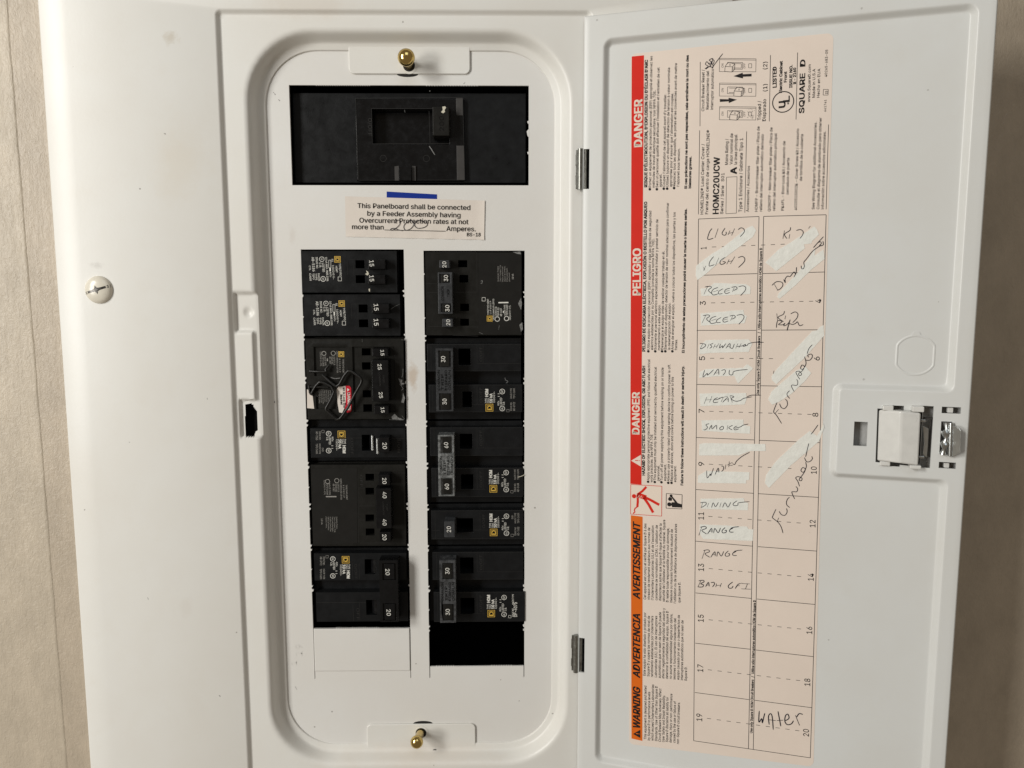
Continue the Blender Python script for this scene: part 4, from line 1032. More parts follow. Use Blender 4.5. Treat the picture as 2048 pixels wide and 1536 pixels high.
hand(t2, [[(1068, 890), (1032, 980), (1030, 1015), (1060, 1045), (1125, 1150)], [(1045, 1022), (1088, 975)], [(1100, 905), (1120, 950), (1160, 965), (1195, 922), (1190, 870), (1168, 850)], [(1225, 842), (1195, 805), (1195, 775), (1225, 745)], [(1280, 758), (1245, 680), (1310, 680), (1325, 640), (1310, 605)], [(1350, 607), (1320, 560), (1302, 515), (1345, 508), (1372, 545), (1345, 560), (1335, 535), (1380, 500), (1405, 450), (1375, 430), (1358, 470), (1388, 480), (1425, 410), (1405, 325)],
           [(1418, 370), (1470, 370), (1502, 330), (1490, 295), (1445, 312), (1460, 335)], [(1440, 292), (1460, 230), (1503, 180)], [(1487, 1282), (1530, 1225), (1572, 1165)], [(1030, 500), (1024, 540)]])
hand(t3, [[(1055, 850), (1018, 930), (1015, 958), (1080, 1010), (1120, 1070), (1142, 1145)], [(1070, 1000), (1090, 955)], [(1095, 875), (1120, 915), (1165, 925), (1192, 885), (1185, 840)], [(1225, 830), (1190, 800), (1185, 760), (1200, 722), (1222, 705)], [(1285, 725), (1250, 645), (1270, 635), (1310, 635), (1322, 600), (1300, 570)],
           [(1345, 570), (1325, 510), (1298, 465), (1330, 450), (1375, 470), (1365, 500), (1340, 485), (1395, 410), (1415, 360), (1385, 338), (1362, 375), (1395, 395), (1428, 330), (1420, 270)], [(1405, 215), (1430, 265), (1470, 265), (1502, 232), (1495, 200)], [(1420, 208), (1440, 120), (1460, 40)]])
hand(t3, [[(205, 375), (212, 468), (250, 415), (255, 440), (288, 345)], [(308, 425), (345, 345), (355, 400)], [(322, 390), (355, 378)], [(385, 320), (412, 330), (405, 370), (385, 387)], [(440, 300), (430, 360)], [(482, 262), (475, 332)], [(457, 308), (520, 275)], [(520, 290), (548, 300), (572, 258), (640, 200), (733, 150)]])
hand(t3, [[(155, 775), (135, 830)], [(125, 772), (190, 765), (195, 795), (135, 832)], [(230, 775), (210, 825)], [(265, 830), (285, 770), (312, 820), (350, 765)], [(382, 770), (365, 825)], [(400, 830), (430, 770), (465, 825), (500, 765)], [(580, 745), (530, 782), (542, 806), (588, 800), (598, 772), (730, 757)]])
RNG = [[(145, 1065), (108, 1172)], [(125, 1072), (182, 1062), (200, 1085), (145, 1112), (205, 1155)], [(215, 1155), (265, 1085), (270, 1140)], [(235, 1125), (270, 1115)], [(290, 1145), (305, 1085), (345, 1140), (375, 1080)], [(432, 1075), (395, 1112), (402, 1140), (440, 1135), (447, 1110), (425, 1112)], [(530, 1082), (487, 1105), (492, 1130), (535, 1132)], [(490, 1102), (522, 1075), (605, 1065)]]
hand(t3, RNG, w_=0.42); hand(t3, RNG, 38, 287)
hand(t4, [[(130, 505), (95, 580)], [(105, 502), (160, 495), (170, 515), (130, 537), (165, 552), (150, 577), (100, 577)], [(190, 575), (225, 520), (235, 570)], [(205, 555), (235, 550)], [(255, 525), (290, 520), (300, 542), (275, 577)], [(325, 535), (315, 580)], [(385, 530), (368, 580)], [(320, 560), (375, 555)], [(525, 515), (472, 558), (478, 590), (512, 590), (528, 565)], [(612, 535), (585, 550), (555, 597)], [(590, 540), (640, 530)], [(565, 567), (610, 560)], [(640, 535), (735, 540)], [(705, 540), (680, 602)], [(630, 600), (745, 605)]], w_=0.4)
hand(t5, [[(850, 870), (845, 1010), (880, 965), (888, 1020), (905, 950), (918, 900)], [(972, 1040), (963, 940), (990, 905), (1010, 950), (1022, 1102)], [(965, 980), (1050, 990)], [(1080, 875), (1100, 980), (1115, 1060)], [(1065, 990), (1145, 985)], [(1170, 992), (1215, 962), (1202, 912), (1172, 932), (1165, 1000), (1195, 1040), (1245, 1030), (1270, 992)], [(1295, 925), (1345, 1050)], [(1310, 947), (1340, 905), (1385, 915)]], w_=0.5)
hand(t3, [[(1470, 1135), (1471, 1137)]], w_=0.5)

# ============================================================ BREAKERS
BF, BS, BB = -11.3, -17.5, -60.0     # faces, shoulders, backs
GRP = 'circuit breakers plugged into the panel'
def breaker(label, body, faces, holes, mat='black', rotor=False):
    cx = (body[0]+body[2])/2
    t_ = root('circuit_breaker', label, 'circuit breaker', PAN.w(*PAN.p(cx, body[3], BF), BB), GRP)
    mb = MB(); hl = [pr(PAN, *h_, BF) for h_ in holes]
    mb.plate(PAN, pr(PAN, *body, BF), hl, BB, BS)
    for f_ in faces: mb.plate(PAN, pr(PAN, *f_, BF), [h_ for h_ in hl], BS+0.02, BF)
    mk('case', mb, mat, t_, bevel=0.28)
    # rotor drum visible in each window
    mb = MB()
    for h_ in (hl if rotor else []):
        a = h_[2]+0.2 if h_[0] < -50 else h_[0]-0.2
        mb.lathe(PAN.w(a, h_[1]+0.35, BF-4.9), PAN.B, [(4.1, 0), (4.1, h_[3]-h_[1]-0.7)], 28, up=Vector((0, 1, 0)))
    if rotor: mk('rotor', mb, 'toggle', t_, smooth=True); mb_ = None
    return t_
TH = -4.2
def toggle(t_, r, h1=TH, mat='toggle', windows=(), num=None, name='toggle', lean=0.4):
    q = pr(PAN, *r, h1); mb = MB()
    g = 0.5
    left = q[0] < -50
    sh = (-lean if left else lean)
    if not windows:
        p = [(q[0], q[1]), (q[2], q[1]), (q[2], q[3]), (q[0], q[3])]
        p0 = [(q[0]+sh, q[1]-g), (q[2]+sh+ (0.8 if left else 0), q[1]-g), (q[2]+sh+(0.8 if left else 0), q[3]+g), (q[0]+sh, q[3]+g)]
        mb.prism(PAN, p, BF-2.5, h1, p0)
    else:
        wl = [pr(PAN, *w_, h1) for w_ in windows]
        mb.plate(PAN, q, wl, h1-1.0, h1)
        p = [(q[0], q[1]), (q[2], q[1]), (q[2], q[3]), (q[0], q[3])]
        mb.prism(PAN, p, BF-0.5, h1-1.02)
    o = mk(name, mb, mat, t_, bevel=0.3, seg=2)
    if windows:
        mb = MB()
        for a0, b0, a1, b1 in wl: mb.box(PAN, (a0+1.0, b0+0.35, a1-0.9, b1-0.35), h1-1.0, h1+0.15)
        mk('toggle_insert', mb, 'toggle' if mat == 'toggle' else 'black_warm', o, bevel=0.25)
    return o
def numb(par, s_, p0, p1, cap, h_=TH, mat='ink_white'):
    mb = MB(); T(mb, PAN, s_, p0, p1, cap, h_+0.2, bold=0.014, res=3); mk('amp_rating', mb, mat, par)
HPB = BF+0.08
def logo(mb, mb2, x, y, size, flip):
    """square ring with a D in it"""
    c_ = PAN.p(x, y, HPB); s_ = size/2*0.297
    def sq(r, w_): 
        mb.add([PAN.w(c_[0]+a, c_[1]+b, HPB) for a, b in ((-r, -r), (r, -r), (r, r), (-r, r), (-r+w_, -r+w_), (r-w_, -r+w_), (r-w_, r-w_), (-r+w_, r-w_))],
               [(0, 1, 5, 4), (1, 2, 6, 5), (2, 3, 7, 6), (3, 0, 4, 7)])
    sq(s_, 0.24)
    sq(s_*0.66, 0.18)
    sg = -1 if flip else 1
    # D: stem towards the bottom of the (sideways) letter
    T(mb, PAN, 'D', (x+sg*size*.27, y+sg*size*.25), (x+sg*size*.27, y-sg*size*.25), size*0.52, HPB, bold=0.015)
def hom_print(t_, x, y, k, flip, issue, big=False, svd=False, mat='ink_white'):
    """the column of rating print of the single-width case; x,y is the centre of the emblem"""
    mb, my = MB(), MB(); sg = -1 if flip else 1
    def P_(dx, dy): return (x+sg*dx*k, y+sg*dy*k)
    def l_(m_, s_, X, y0, y1, cap, **kw): T(m_, PAN, s_, P_((X-752)/4.8, (y0-708)/4.8), P_((X-752)/4.8, (y1-708)/4.8), cap*k, HPB, **kw)
    logo(my, mb, x, y, 15*k, flip)
    l_(mb, 'TYPE', 728, 665, 618, 3.6); l_(mb, 'TIPO', 752, 665, 618, 3.6); l_(mb, 'HOM', 741, 603, 530, 6.0, bold=0.03)
    l_(mb, '10 kA', 781, 662, 573, 5.4, bold=0.03); l_(mb, '120/240 V~', 805, 662, 555, 3.4)
    l_(mb, 'Al/Cu', 845, 688, 645, 3.4); l_(mb, 'LISTED', 873, 685, 612, 4.0); l_(mb, 'C.B.', 898, 683, 650, 3.6)
    for yy, s_ in ((716, 'UL'), (553, 'SP')):
        c_ = P_((875-752)/4.8, (yy-708)/4.8); mb.ring(PAN, PAN.p(*c_, HPB), 1.45*k, 0.28, HPB, 20)
        l_(mb, s_, 884, yy+13, yy-13, 3.6, bold=0.02)
    for yy in (575, 600): mb.stroke(PAN, [P_((832-752)/4.8, (yy-708)/4.8), P_((850-752)/4.8, (yy-708)/4.8)], 0.25, HPB, taper=False)
    mk('print', mb, mat, t_); mk('emblem', my, 'ink_yellow', t_)
    mb = MB()
    l_(mb, 'ISSUE NO.', 968, 738, 655, 3.4)
    if big: l_(mb, issue, 1000, 738, 600, 6.6, bold=0.02)
    else: l_(mb, issue, 998, 738, 655, 4.0, bold=0.02)
    l_(mb, 'HACR TYPE', 968, 620, 522, 3.4)
    if not big: l_(mb, 'TIPO CARR', 998, 620, 522, 3.6)
    if svd: l_(mb, 'SVD', 940, 580, 545, 3.4)
    for i, d_ in enumerate(((0, 0), (5, 0), (5, 5), (0, 5))): 
        e = ((5, 0), (5, 5), (0, 5), (0, 0))[i]
        mb.stroke(PAN, [P_((918-752)/4.8+d_[0], (725-708)/4.8+d_[1]), P_((918-752)/4.8+e[0], (725-708)/4.8+e[1])], 0.16, HPB, taper=False)
    mk('print', mb, 'ink_dim' if not big else mat, t_)
def lines_on(t_, segs, mat='emboss', w_=0.16, h_=HPB):
    mb = MB()
    for a, b in segs: mb.stroke(PAN, [a, b], w_, h_, taper=False)
    mk('moulded_edge', mb, mat, t_)
def emb(t_, s_, p0, p1, cap, h_=HPB, mat='emboss'):
    mb = MB(); T(mb, PAN, s_, p0, p1, cap, h_, bold=0.0); mk('embossed_text', mb, mat, t_)

# --- left column, top two: narrow tandem breakers
for k, (dx, dy, lab) in enumerate(((0, 0, 'twin 15 amp black breaker, topmost in the left column'), (8.5, 88.5, 'twin 15 amp black breaker, second from top in the left column'))):
    t_ = breaker(lab, (602+dx*.5, 501 if k == 0 else 588.5, 795+dx*.75, 585.5 if k == 0 else 672), [(603+dx*.6, 502 if k == 0 else 589, 794+dx*.75, 585 if k == 0 else 671.5)],
                 [(711+dx*.75, 520.5+dy, 729+dx*.75, 536.5+dy), (711.5+dx*.75, 550.5+dy, 730+dx*.75, 566+dy)])
    for j in (0, 1):
        y = 519.5+dy+j*30
        tg = toggle(t_, (736+dx*.9, y, 770+dx*.9, y+18.5), h1=-5.5)
        numb(tg, '15', (738.5+dx*1.05, y+1.5 if k == 0 else y), (739.5+dx*1.05, y+13.5), 8.6, -5.5)
    mb, my = MB(), MB()
    cb = crop(590+dx*.98, 490+dy, 8.085)
    logo(my, mb, *cb(687, 232), 12, True)
    for s_, a, b, cap in (('TYPE/TYPO', (707, 300), (722, 500), 3.9), ('HOMT', (655, 340), (662, 445), 3.6), ('S1', (590, 225), (592, 270), 3.4), ('120/240 V~', (600, 325), (612, 555), 3.6), ('Al/Cu', (560, 435), (566, 515), 3.2),
                          ('10 kA MAX. RMS SYM.', (488, 195), (513, 590), 3.8), ('LISTED', (438, 292), (447, 437), 4.2), ('C.B.', (392, 285), (398, 370), 3.8), ('ISSUE NO.', (335, 195), (345, 385), 3.8), ('HACR', (370, 460), (377, 580), 3.6),
                          ('AB-5186', (268, 195), (284, 428), 5.0), ('TYPE', (325, 460), (333, 568), 3.6), ('TIPO', (282, 460), (288, 560), 3.6), ('CTL', (225, 335), (230, 412), 3.4), ('CARR', (230, 460), (238, 580), 3.6)):
        L(mb, PAN, cb, s_, a, b, cap, HPB, bold=0.012)
    mb.ring(PAN, PAN.p(*cb(433, 230), HPB), 1.35, 0.25, HPB); L(mb, PAN, cb, 'UL', (418, 215), (418, 246), 3.4, HPB)
    mb.ring(PAN, PAN.p(*cb(455, 548), HPB), 1.4, 0.3, HPB); L(mb, PAN, cb, 'SP', (440, 530), (440, 566), 3.4, HPB)
    for P_ in ([(545, 245), (580, 245), (580, 368), (545, 368), (545, 245)], [(697, 515), (750, 515), (752, 580), (697, 580), (697, 515)]):
        for i in range(4): mb.stroke(PAN, [cb(*P_[i]), cb(*P_[i+1])], 0.2, HPB, taper=False)
    mb.pxpoly(PAN, [cb(557, 370), cb(578, 370), cb(580, 425), cb(558, 425)], BF+.02, HPB)
    mk('print', mb, 'ink_white', t_); mk('emblem', my, 'ink_yellow', t_)
    lines_on(t_, [(cb(845, 240), cb(850, 490)), (cb(950, 320), cb(952, 490)), (cb(850, 240), cb(960, 238)), (cb(600, 730), cb(860, 735))], w_=0.12)
    if k == 0:
        mb = MB(); mb.pxpoly(PAN, [(732, 541), (736, 543), (738, 548), (735, 551), (730, 548), (734, 546)], BF, BF+0.25); mb.pxpoly(PAN, [(737, 578), (740, 577), (740, 583), (738, 583)], BF, BF+0.1); mk('paint_fleck', mb, 'chip', t_)
    else:
        mb = MB(); mb.stroke(PAN, [(777, 623), (788, 614), (800, 608)], 0.15, BF+0.1); mk('scratch', mb, 'scuff', t_)

# --- left column, third: quad breaker with retaining plate, label and bent wire
t_ = breaker('15 and 25 amp breaker tied down by bent black wire, with a red danger label', (608, 675, 809, 840), [(613, 677, 808, 839)],
             [(723.5, 696.5, 741.5, 711), (724, 724.5, 741, 739.5), (725.5, 780.5, 742, 795), (726.5, 808.5, 744, 823.5)], 'black_warm')
b3 = crop(700, 665, 8.3); b2 = crop(600, 665, 8.3)
# retaining plate
r = pr(PAN, 614, 678, 808, 838, BF+1.2); h1_ = pr(PAN, 706, 693.5, 790, 824, BF+1.2); h2_ = pr(PAN, 628, 694, 692, 752, BF+1.2); h3_ = pr(PAN, 632, 776, 672, 818, BF+1.2)
mb = MB(); mb.plate(PAN, r, [h1_, h2_, h3_], BF+0.02, BF+1.1); mk('retaining_plate', mb, 'black_warm', t_, bevel=0.5, seg=3)
tg = toggle(t_, (744.5, 697.5, 776, 712.5), h1=-4.5); numb(tg, '15', b3(505, 292), b3(512, 385), 6.8, -4.5)
tg = toggle(t_, (744, 720.5, 777, 803), h1=-3.5, name='tie_bar'); numb(tg, '25', b3(458, 525), b3(466, 620), 7.2, -3.5); numb(tg, '25', b3(478, 992), b3(486, 1090), 7.2, -3.5)
mb = MB(); T(mb, PAN, 'COMMON', (757, 745), (759, 772), 3.4, -3.25); T(mb, PAN, 'TRIP', (765, 750), (766, 766), 3.4, -3.25); mk('embossed_text', mb, 'emboss', tg)
tg = toggle(t_, (748, 812, 777, 828.5), h1=-4.5); numb(tg, '15', b3(510, 1245), b3(518, 1330), 6.8, -4.5)
mb, my = MB(), MB(); logo(my, mb, 682.5, 708.4, 11, True)
for s_, a, b, cap in (('TYPE/TYPO HOMT', (700, 440), (708, 680), 3.4), ('8 2 P 8 D 1 P', (645, 435), (652, 660), 3.0), ('UNITS UNHOLDS LISTED', (603, 310), (612, 670), 2.8), ('LISTED C.B.', (555, 400), (560, 545), 3.2), ('ISSUE NO.', (520, 400), (523, 530), 3.0),
                      ('AD-HDF', (485, 400), (488, 520), 3.6), ('HACR TYPE', (405, 400), (410, 550), 3.2), ('TIPO CARR', (370, 400), (375, 560), 3.2), ('120/240 V~ CTL', (330, 320), (335, 560), 3.2)):
    L(mb, PAN, b2, s_, a, b, cap, HPB, bold=0.01)
mb.ring(PAN, PAN.p(*b2(552, 345), HPB), 1.25, 0.3, HPB); mb.ring(PAN, PAN.p(*b2(397, 348), HPB), 1.2, 0.35, HPB)
mb.pxpoly(PAN, [b2(445, 430), b2(462, 430), b2(464, 475), b2(447, 475)], BF+.02, HPB)
mk('print', mb, 'ink_dim', t_); mk('emblem', my, 'ink_yellow', t_)
mb = MB()
for i in range(7): L(mb, PAN, b2, 'Outside Poles Trip Common', (310+i*31, 940+i*3), (314+i*31, 1095+random.randint(0, 90)), 2.4, HPB, bold=0.0)
L(mb, PAN, b2, '10 kA', (265, 980), (270, 1070), 3.0, HPB, bold=0.02)
mk('print', mb, 'ink_dim', t_)
HL = BF+1.35
mb = MB(); mb.pxpoly(PAN, [b2(*p) for p in ((757, 885), (820, 885), (848, 920), (855, 1290), (840, 1318), (790, 1335), (742, 1290), (762, 1100))], BF+1.1, HL); o = mk('danger_label', mb, 'redlabel', t_, label='small red and white danger label')
mb = MB(); mb.pxpoly(PAN, [b2(*p) for p in ((640, 900), (756, 888), (762, 1200), (700, 1335), (650, 1325), (625, 1180), (612, 1000), (605, 950))], BF+1.1, HL); mk('label_field', mb, 'notice', o)
mb = MB(); L(mb, PAN, b2, 'DANGER', (785, 1000), (795, 1290), 5.4, HL+0.05, bold=0.03); mb.pxpoly(PAN, [b2(822, 950), b2(782, 925), b2(784, 980)], HL, HL+0.04); mk('label_text', mb, 'ink_white', o)
mb = MB(); L(mb, PAN, b2, 'Kit Is Lock Sha', (712, 915), (720, 1245), 4.0, HL+0.05, bold=0.03); L(mb, PAN, b2, 'Required', (668, 1030), (674, 1195), 4.2, HL+0.05, bold=0.04); mk('label_text', mb, 'ink_black', o)
mb = MB(); mb.pxpoly(PAN, [b2(*p) for p in ((115, 945), (140, 950), (160, 1030), (210, 1055), (235, 1265), (118, 1255))], BF+1.1, BF+1.3); mk('white_label_piece', mb, 'notice', t_)
# bent wires
def wire(P_, r_=0.62):
    pts = []
    q = [Vector(PAN.w(*PAN.p(*b2(x, y), h_), h_)) for x, y, h_ in P_]
    for i in range(len(q)-1):
        for t in (0.0, 0.12, 0.5, 0.88): pts.append(q[i].lerp(q[i+1], t))
    pts.append(q[-1])
    sm = [pts[0]]+[(pts[i-1]+pts[i]*2+pts[i+1])/4 for i in range(1, len(pts)-1)]+[pts[-1]]
    mb = MB(); mb.tube(sm, r_, 10); mk('tie_wire', mb, 'wire', t_, smooth=True, angle=80)
W = BF+2.6
wire([(155, 640, W-1), (300, 650, W), (440, 650, W+.3), (420, 610, W), (480, 545, W-.5)], 0.7)
wire([(370, 700, W), (500, 820, W+.6), (600, 900, W+1), (655, 860, W+1), (735, 710, W+1), (795, 640, W+1.4), (850, 640, W+1.6), (990, 740, W+2), (1022, 775, W+2), (1020, 830, W+2), (900, 1040, W+1.6), (800, 1240, W+1.4), (665, 1430, W+1), (605, 1450, W+1), (430, 1290, W+.8), (432, 1250, W+.8), (500, 1130, W+.8), (568, 985, W+.8), (520, 900, W+.6), (400, 835, W+.5), (325, 820, W+.3), (250, 900, W), (190, 1010, W-.5)], 0.8)
wire([(165, 905, W-.6), (300, 905, W-.2), (470, 908, W-.2)], 0.55)
wire([(150, 880, W-1), (160, 1000, W-1), (215, 1040, W-1)], 0.6)
mb = MB()
for P_ in ([(800, 760), (870, 790), (880, 740), (860, 830), (910, 850), (850, 880)], [(880, 1000), (912, 1090), (890, 1170), (850, 1160), (870, 1090)], [(690, 1400), (740, 1350), (800, 1410), (900, 1450), (700, 1440)]):
    mb.pxpoly(PAN, [b3(*p) for p in P_], BF+1.0, BF+1.16)
for P_ in ([(880, 600), (875, 700), (860, 745)], [(650, 1447), (890, 1455)], [(200, 110), (205, 160)], [(860, 1380), (905, 1440)], [(820, 850), (880, 930), (850, 960)], [(850, 122), (895, 124)]):
    mb.stroke(PAN, [b3(*p) for p in P_], 0.22, BF+1.18)
mb.stroke(PAN, [b2(510, 745), b2(580, 765), b2(665, 755)], 0.4, BF+1.3)
mk('scuff_mark', mb, 'scuff', t_)

# --- left column, fourth: single 20 with glossy rotor and added glint bars
t_ = breaker('single 20 amp breaker in the left column just below the wired one', (612, 843, 812, 926), [(621, 856.5, 811, 915.5)], [(724, 870, 749, 901.5)], rotor=True)
tg = toggle(t_, (757.5, 875, 778, 905), h1=-3.8); numb(tg, '20', (765, 885.5), (765.6, 898), 8.2, -3.8)
mb = MB(); base = PAN.w(*PAN.p(755.5, 907, -6), -6); mb.lathe(PAN.w(*PAN.p(755.5, 907, -7), -7), PAN.B, [(0.9, 0), (0.9, 9.0)], 14, up=Vector((0, 1, 0))); mb.lathe(PAN.w(*PAN.p(745.5, 900.5, -11), -11.4), PAN.B, [(1.1, 0), (1.1, 8.9)], 14, up=Vector((0, 1, 0)))
mk('glint_bar', mb, 'steel', t_, smooth=True)  # bright steel rods added to imitate window reflections on the drum
hom_print(t_, 683, 869, 1.0, True, 'AD-7265', svd=True)
emb(t_, 'O/OFF', (701, 877), (701.5, 909), 5.5); emb(t_, 'I/ON', (795, 878), (795, 905), 5.5)
lines_on(t_, [((698, 875), (698.5, 913)), ((622, 876), (724, 876)), ((783, 877), (808, 877))])
# --- left column, fifth: quad 20/40/40/20
t_ = breaker('four handle 20 and 40 amp breaker with black tie bar, fifth in the left column', (618, 928, 812, 1099), [(623.5, 929.5, 811, 1091.5)],
             [(731, 947.5, 748, 961.5), (731, 975.5, 748, 989.5), (731, 1029, 748, 1043), (731.5, 1057, 749, 1071)], 'black_warm')
mb = MB(); mb.pxpoly(PAN, [(624.5, 938), (714, 936), (715, 1086), (626.5, 1090.5)], BF, BF+0.14); mk('rating_label', mb, 'black_label', t_)
for r, s_, p0, p1 in (((757, 949.5, 779, 971), '20', (764.6, 956), (765.2, 967.8)), ((759, 1064, 781, 1083.5), '20', (764.6, 1069), (765.5, 1080.5))):
    tg = toggle(t_, r, h1=-4.5); numb(tg, s_, p0, p1, 7.8, -4.5)
tg = toggle(t_, (752, 977, 782, 1057), h1=-3.5, name='tie_bar'); numb(tg, '40', (764.8, 984), (765.5, 996.5), 7.8, -3.5); numb(tg, '40', (764.8, 1038.5), (765.5, 1051), 7.8, -3.5)
mb = MB(); T(mb, PAN, 'COMMON', (765, 1003), (766, 1029), 3.2, -3.25); T(mb, PAN, 'TRIP', (772, 1008), (773, 1022), 3.2, -3.25); mk('embossed_text', mb, 'emboss', tg)
mb, my = MB(), MB(); logo(my, mb, 689.6, 962.4, 11, True); hq = BF+0.2; c7b = crop(600, 830, 3.572)
HPB, _keep = BF+0.2, HPB
for s_, a, b, cap in (('TYPE/TYPO HOMT', (325, 500), (330, 605), 3.2), ('8 2 P 8 D 1 P', (306, 500), (309, 590), 3.0), ('UNITS UNHOLDS LISTED', (287, 455), (290, 605), 3.0), ('LISTED C.B.', (268, 490), (270, 550), 3.2), ('ISSUE NO.', (252, 490), (253, 550), 3.0), ('AB-1082', (234, 490), (235, 545), 3.6), ('HACR TYPE', (205, 490), (207, 570), 3.2), ('TIPO CARR', (188, 490), (189, 570), 3.2), ('120/240 V~ CTL', (170, 465), (172, 570), 3.0)):
    L(mb, PAN, c7b, s_, a, b, cap, HPB, bold=0.01)
for i, s_ in enumerate(('Outside Poles', 'Two-Contact Trip', 'Polos exteriores disparo', 'de doble contacto Pôles', 'extérieurs déclenchement', 'à double contact')):
    L(mb, PAN, c7b, s_, (258-i*15, 727), (260-i*15, 727+(85, 110, 108, 105, 96, 80)[i]), 2.6, HPB, bold=0.0)
L(mb, PAN, c7b, '10 kA', (150, 740), (152, 782), 3.0, HPB, bold=0.02)
mb.ring(PAN, PAN.p(*c7b(263, 469), HPB), 1.3, 0.3, HPB); mb.ring(PAN, PAN.p(*c7b(197, 475), HPB), 1.3, 0.3, HPB)
mb.stroke(PAN, [c7b(185, 583), c7b(260, 583)], 0.7, HPB, taper=False)
mk('print', mb, 'ink_dim', t_); mk('emblem', my, 'ink_yellow', t_); HPB = _keep
lines_on(t_, [((716, 948), (717, 1086)), ((731, 946), (810, 946)), ((717, 976), (730, 976)), ((717, 1012), (750, 1012)), ((719, 1086), (811, 1086)), ((717, 1040), (729, 1040))])
emb(t_, 'OFF', (720, 950), (720.5, 974), 5.0)
# --- left column, bottom: double 20
t_ = breaker('double 20 amp breaker with long black tie bar, lowest in the left column', (624, 1102, 816, 1247), [(628.5, 1106.5, 813, 1160.5), (632.5, 1184.5, 816, 1243)],
             [(729.5, 1118.5, 752, 1148.5), (732.5, 1200, 754, 1230)], rotor=True)
tg = toggle(t_, (759, 1121, 796, 1244), h1=-2.0, name='tie_bar', windows=[(765, 1127, 792, 1160), (766, 1207, 793, 1241)])
numb(tg, '20', (770.8, 1138), (771.5, 1150.5), 8.0, -2.0); numb(tg, '20', (773, 1219), (773.6, 1231.5), 8.0, -2.0)
hom_print(t_, 691.3, 1119.5, 1.0, True, 'AB-3772')
lines_on(t_, [((705, 1126), (706, 1160)), ((706, 1211), (707, 1242)), ((633, 1205), (732, 1205)), ((718, 1126), (719, 1158)), ((719, 1204), (720, 1238))])
emb(t_, 'O/OFF', (709, 1128), (709.5, 1158), 5.0); emb(t_, 'OFF', (713, 1216), (713.5, 1240), 5.0)

# --- right column, top: quad 20/30/30/20
b4 = crop(830, 490, 4.267)
t_ = breaker('four handle 20 and 30 amp breaker, topmost in the right column', (848, 503, 1044, 672), [(851.5, 504.5, 1043, 670.5)],
             [(916.5, 520.5, 934.5, 534.5), (919, 550, 936.5, 565), (920.5, 607.5, 938, 622), (920.5, 637.5, 938, 651.5)], 'black_warm')
mb = MB(); mb.pxpoly(PAN, [(957, 506), (1043, 505.5), (1043, 669), (966, 669), (958, 661)], BF, BF+0.14); mk('rating_label', mb, 'black_label', t_)
for r, p0, p1 in (((878.5, 520.5, 899, 536), (892.6, 535), (892.1, 522.8)), ((884.5, 637.5, 905.5, 654), (900.4, 650.6), (900, 638.8))):
    tg = toggle(t_, r, h1=-5.5, mat='grey_toggle'); numb(tg, '20', p0, p1, 7.6, -5.5)
tg = toggle(t_, (876, 544.5, 905, 628), h1=-3.5, mat='grey_toggle', name='tie_bar', windows=[(879, 548.5, 900, 566), (882, 607, 903, 624.5)])
numb(tg, '30', (896, 562.3), (895.7, 550), 7.8, -3.5); numb(tg, '30', (898.8, 623), (898.5, 610), 7.8, -3.5)
mb = MB(); T(mb, PAN, 'COMMON', (888, 601), (887.5, 573), 5.2, -3.42, bold=0.02); T(mb, PAN, 'TRIP', (899, 594), (899, 578), 5.0, -3.42, bold=0.02); mk('embossed_text', mb, 'void', tg)
HPB = BF+0.2
mb, my = MB(), MB(); logo(my, mb, 979.3, 637.2, 11, False)
for s_, a, b, cap in (('TYPE/TYPO HOMT', (632, 595), (629, 460), 3.2), ('1 1 P 6 O D 1 P', (652, 590), (650, 478), 3.0), ('UNITS UNHOLDS LISTED', (678, 640), (675, 460), 3.0), ('LISTED C.B.', (698, 608), (697, 525), 3.2), ('ISSUE NO.', (716, 608), (715, 530), 3.0), ('AB-4457', (742, 608), (741, 540), 4.0), ('HACR TYPE', (775, 600), (773, 510), 3.4), ('TIPO CARR', (793, 600), (792, 510), 3.4), ('120/240 V~ CTL', (818, 640), (815, 515), 3.2)):
    L(mb, PAN, b4, s_, a, b, cap, HPB, bold=0.01)
mb.ring(PAN, PAN.p(*b4(702, 632), HPB), 1.3, 0.3, HPB); mb.ring(PAN, PAN.p(*b4(781, 627), HPB), 1.3, 0.35, HPB)
mb.stroke(PAN, [b4(712, 492), b4(797, 491)], 0.7, HPB, taper=False); mb.pxpoly(PAN, [b4(750, 580), b4(758, 580), b4(758, 562), b4(750, 562)], BF+.12, HPB)
for i in range(4):
    q = [(572, 448), (600, 448), (600, 478), (572, 478), (572, 448)]; mb.stroke(PAN, [b4(*q[i]), b4(*q[i+1])], 0.2, HPB, taper=False)
mk('print', mb, 'ink_white', t_); mk('emblem', my, 'ink_yellow', t_)
mb = MB()
for i, s_ in enumerate(('Outside Poles', 'Two-Contact Trip', 'Polos exteriores', 'disparo de contacto', 'Pôles extérieurs', 'déclenchement')):
    L(mb, PAN, b4, s_, (716+i*19, 312), (713+i*19, 180+(0, -8, 5, 0, 18, 55)[i]), 2.7, HPB, bold=0.0)
L(mb, PAN, b4, '10 kA', (843, 292), (841, 246), 3.6, HPB, bold=0.03)
mk('print', mb, 'ink_dim', t_); HPB = _keep
lines_on(t_, [(b4(100, 65), b4(525, 65)), (b4(528, 65), b4(530, 400)), (b4(105, 405), b4(535, 402)), (b4(110, 695), b4(540, 700)), (b4(320, 770), b4(540, 778)), (b4(100, 330), b4(190, 330))])
mb = MB(); mb.stroke(PAN, [b4(560, 310), b4(575, 302), b4(570, 328), b4(560, 325)], 0.25, BF+.22)
for P_ in ([(880, 500), (905, 450), (912, 500), (905, 555)], [(890, 680), (915, 660), (920, 720), (905, 740)], [(835, 60), (900, 55), (905, 80), (870, 75)]): mb.pxpoly(PAN, [b4(*p) for p in P_], BF+.1, BF+0.22)
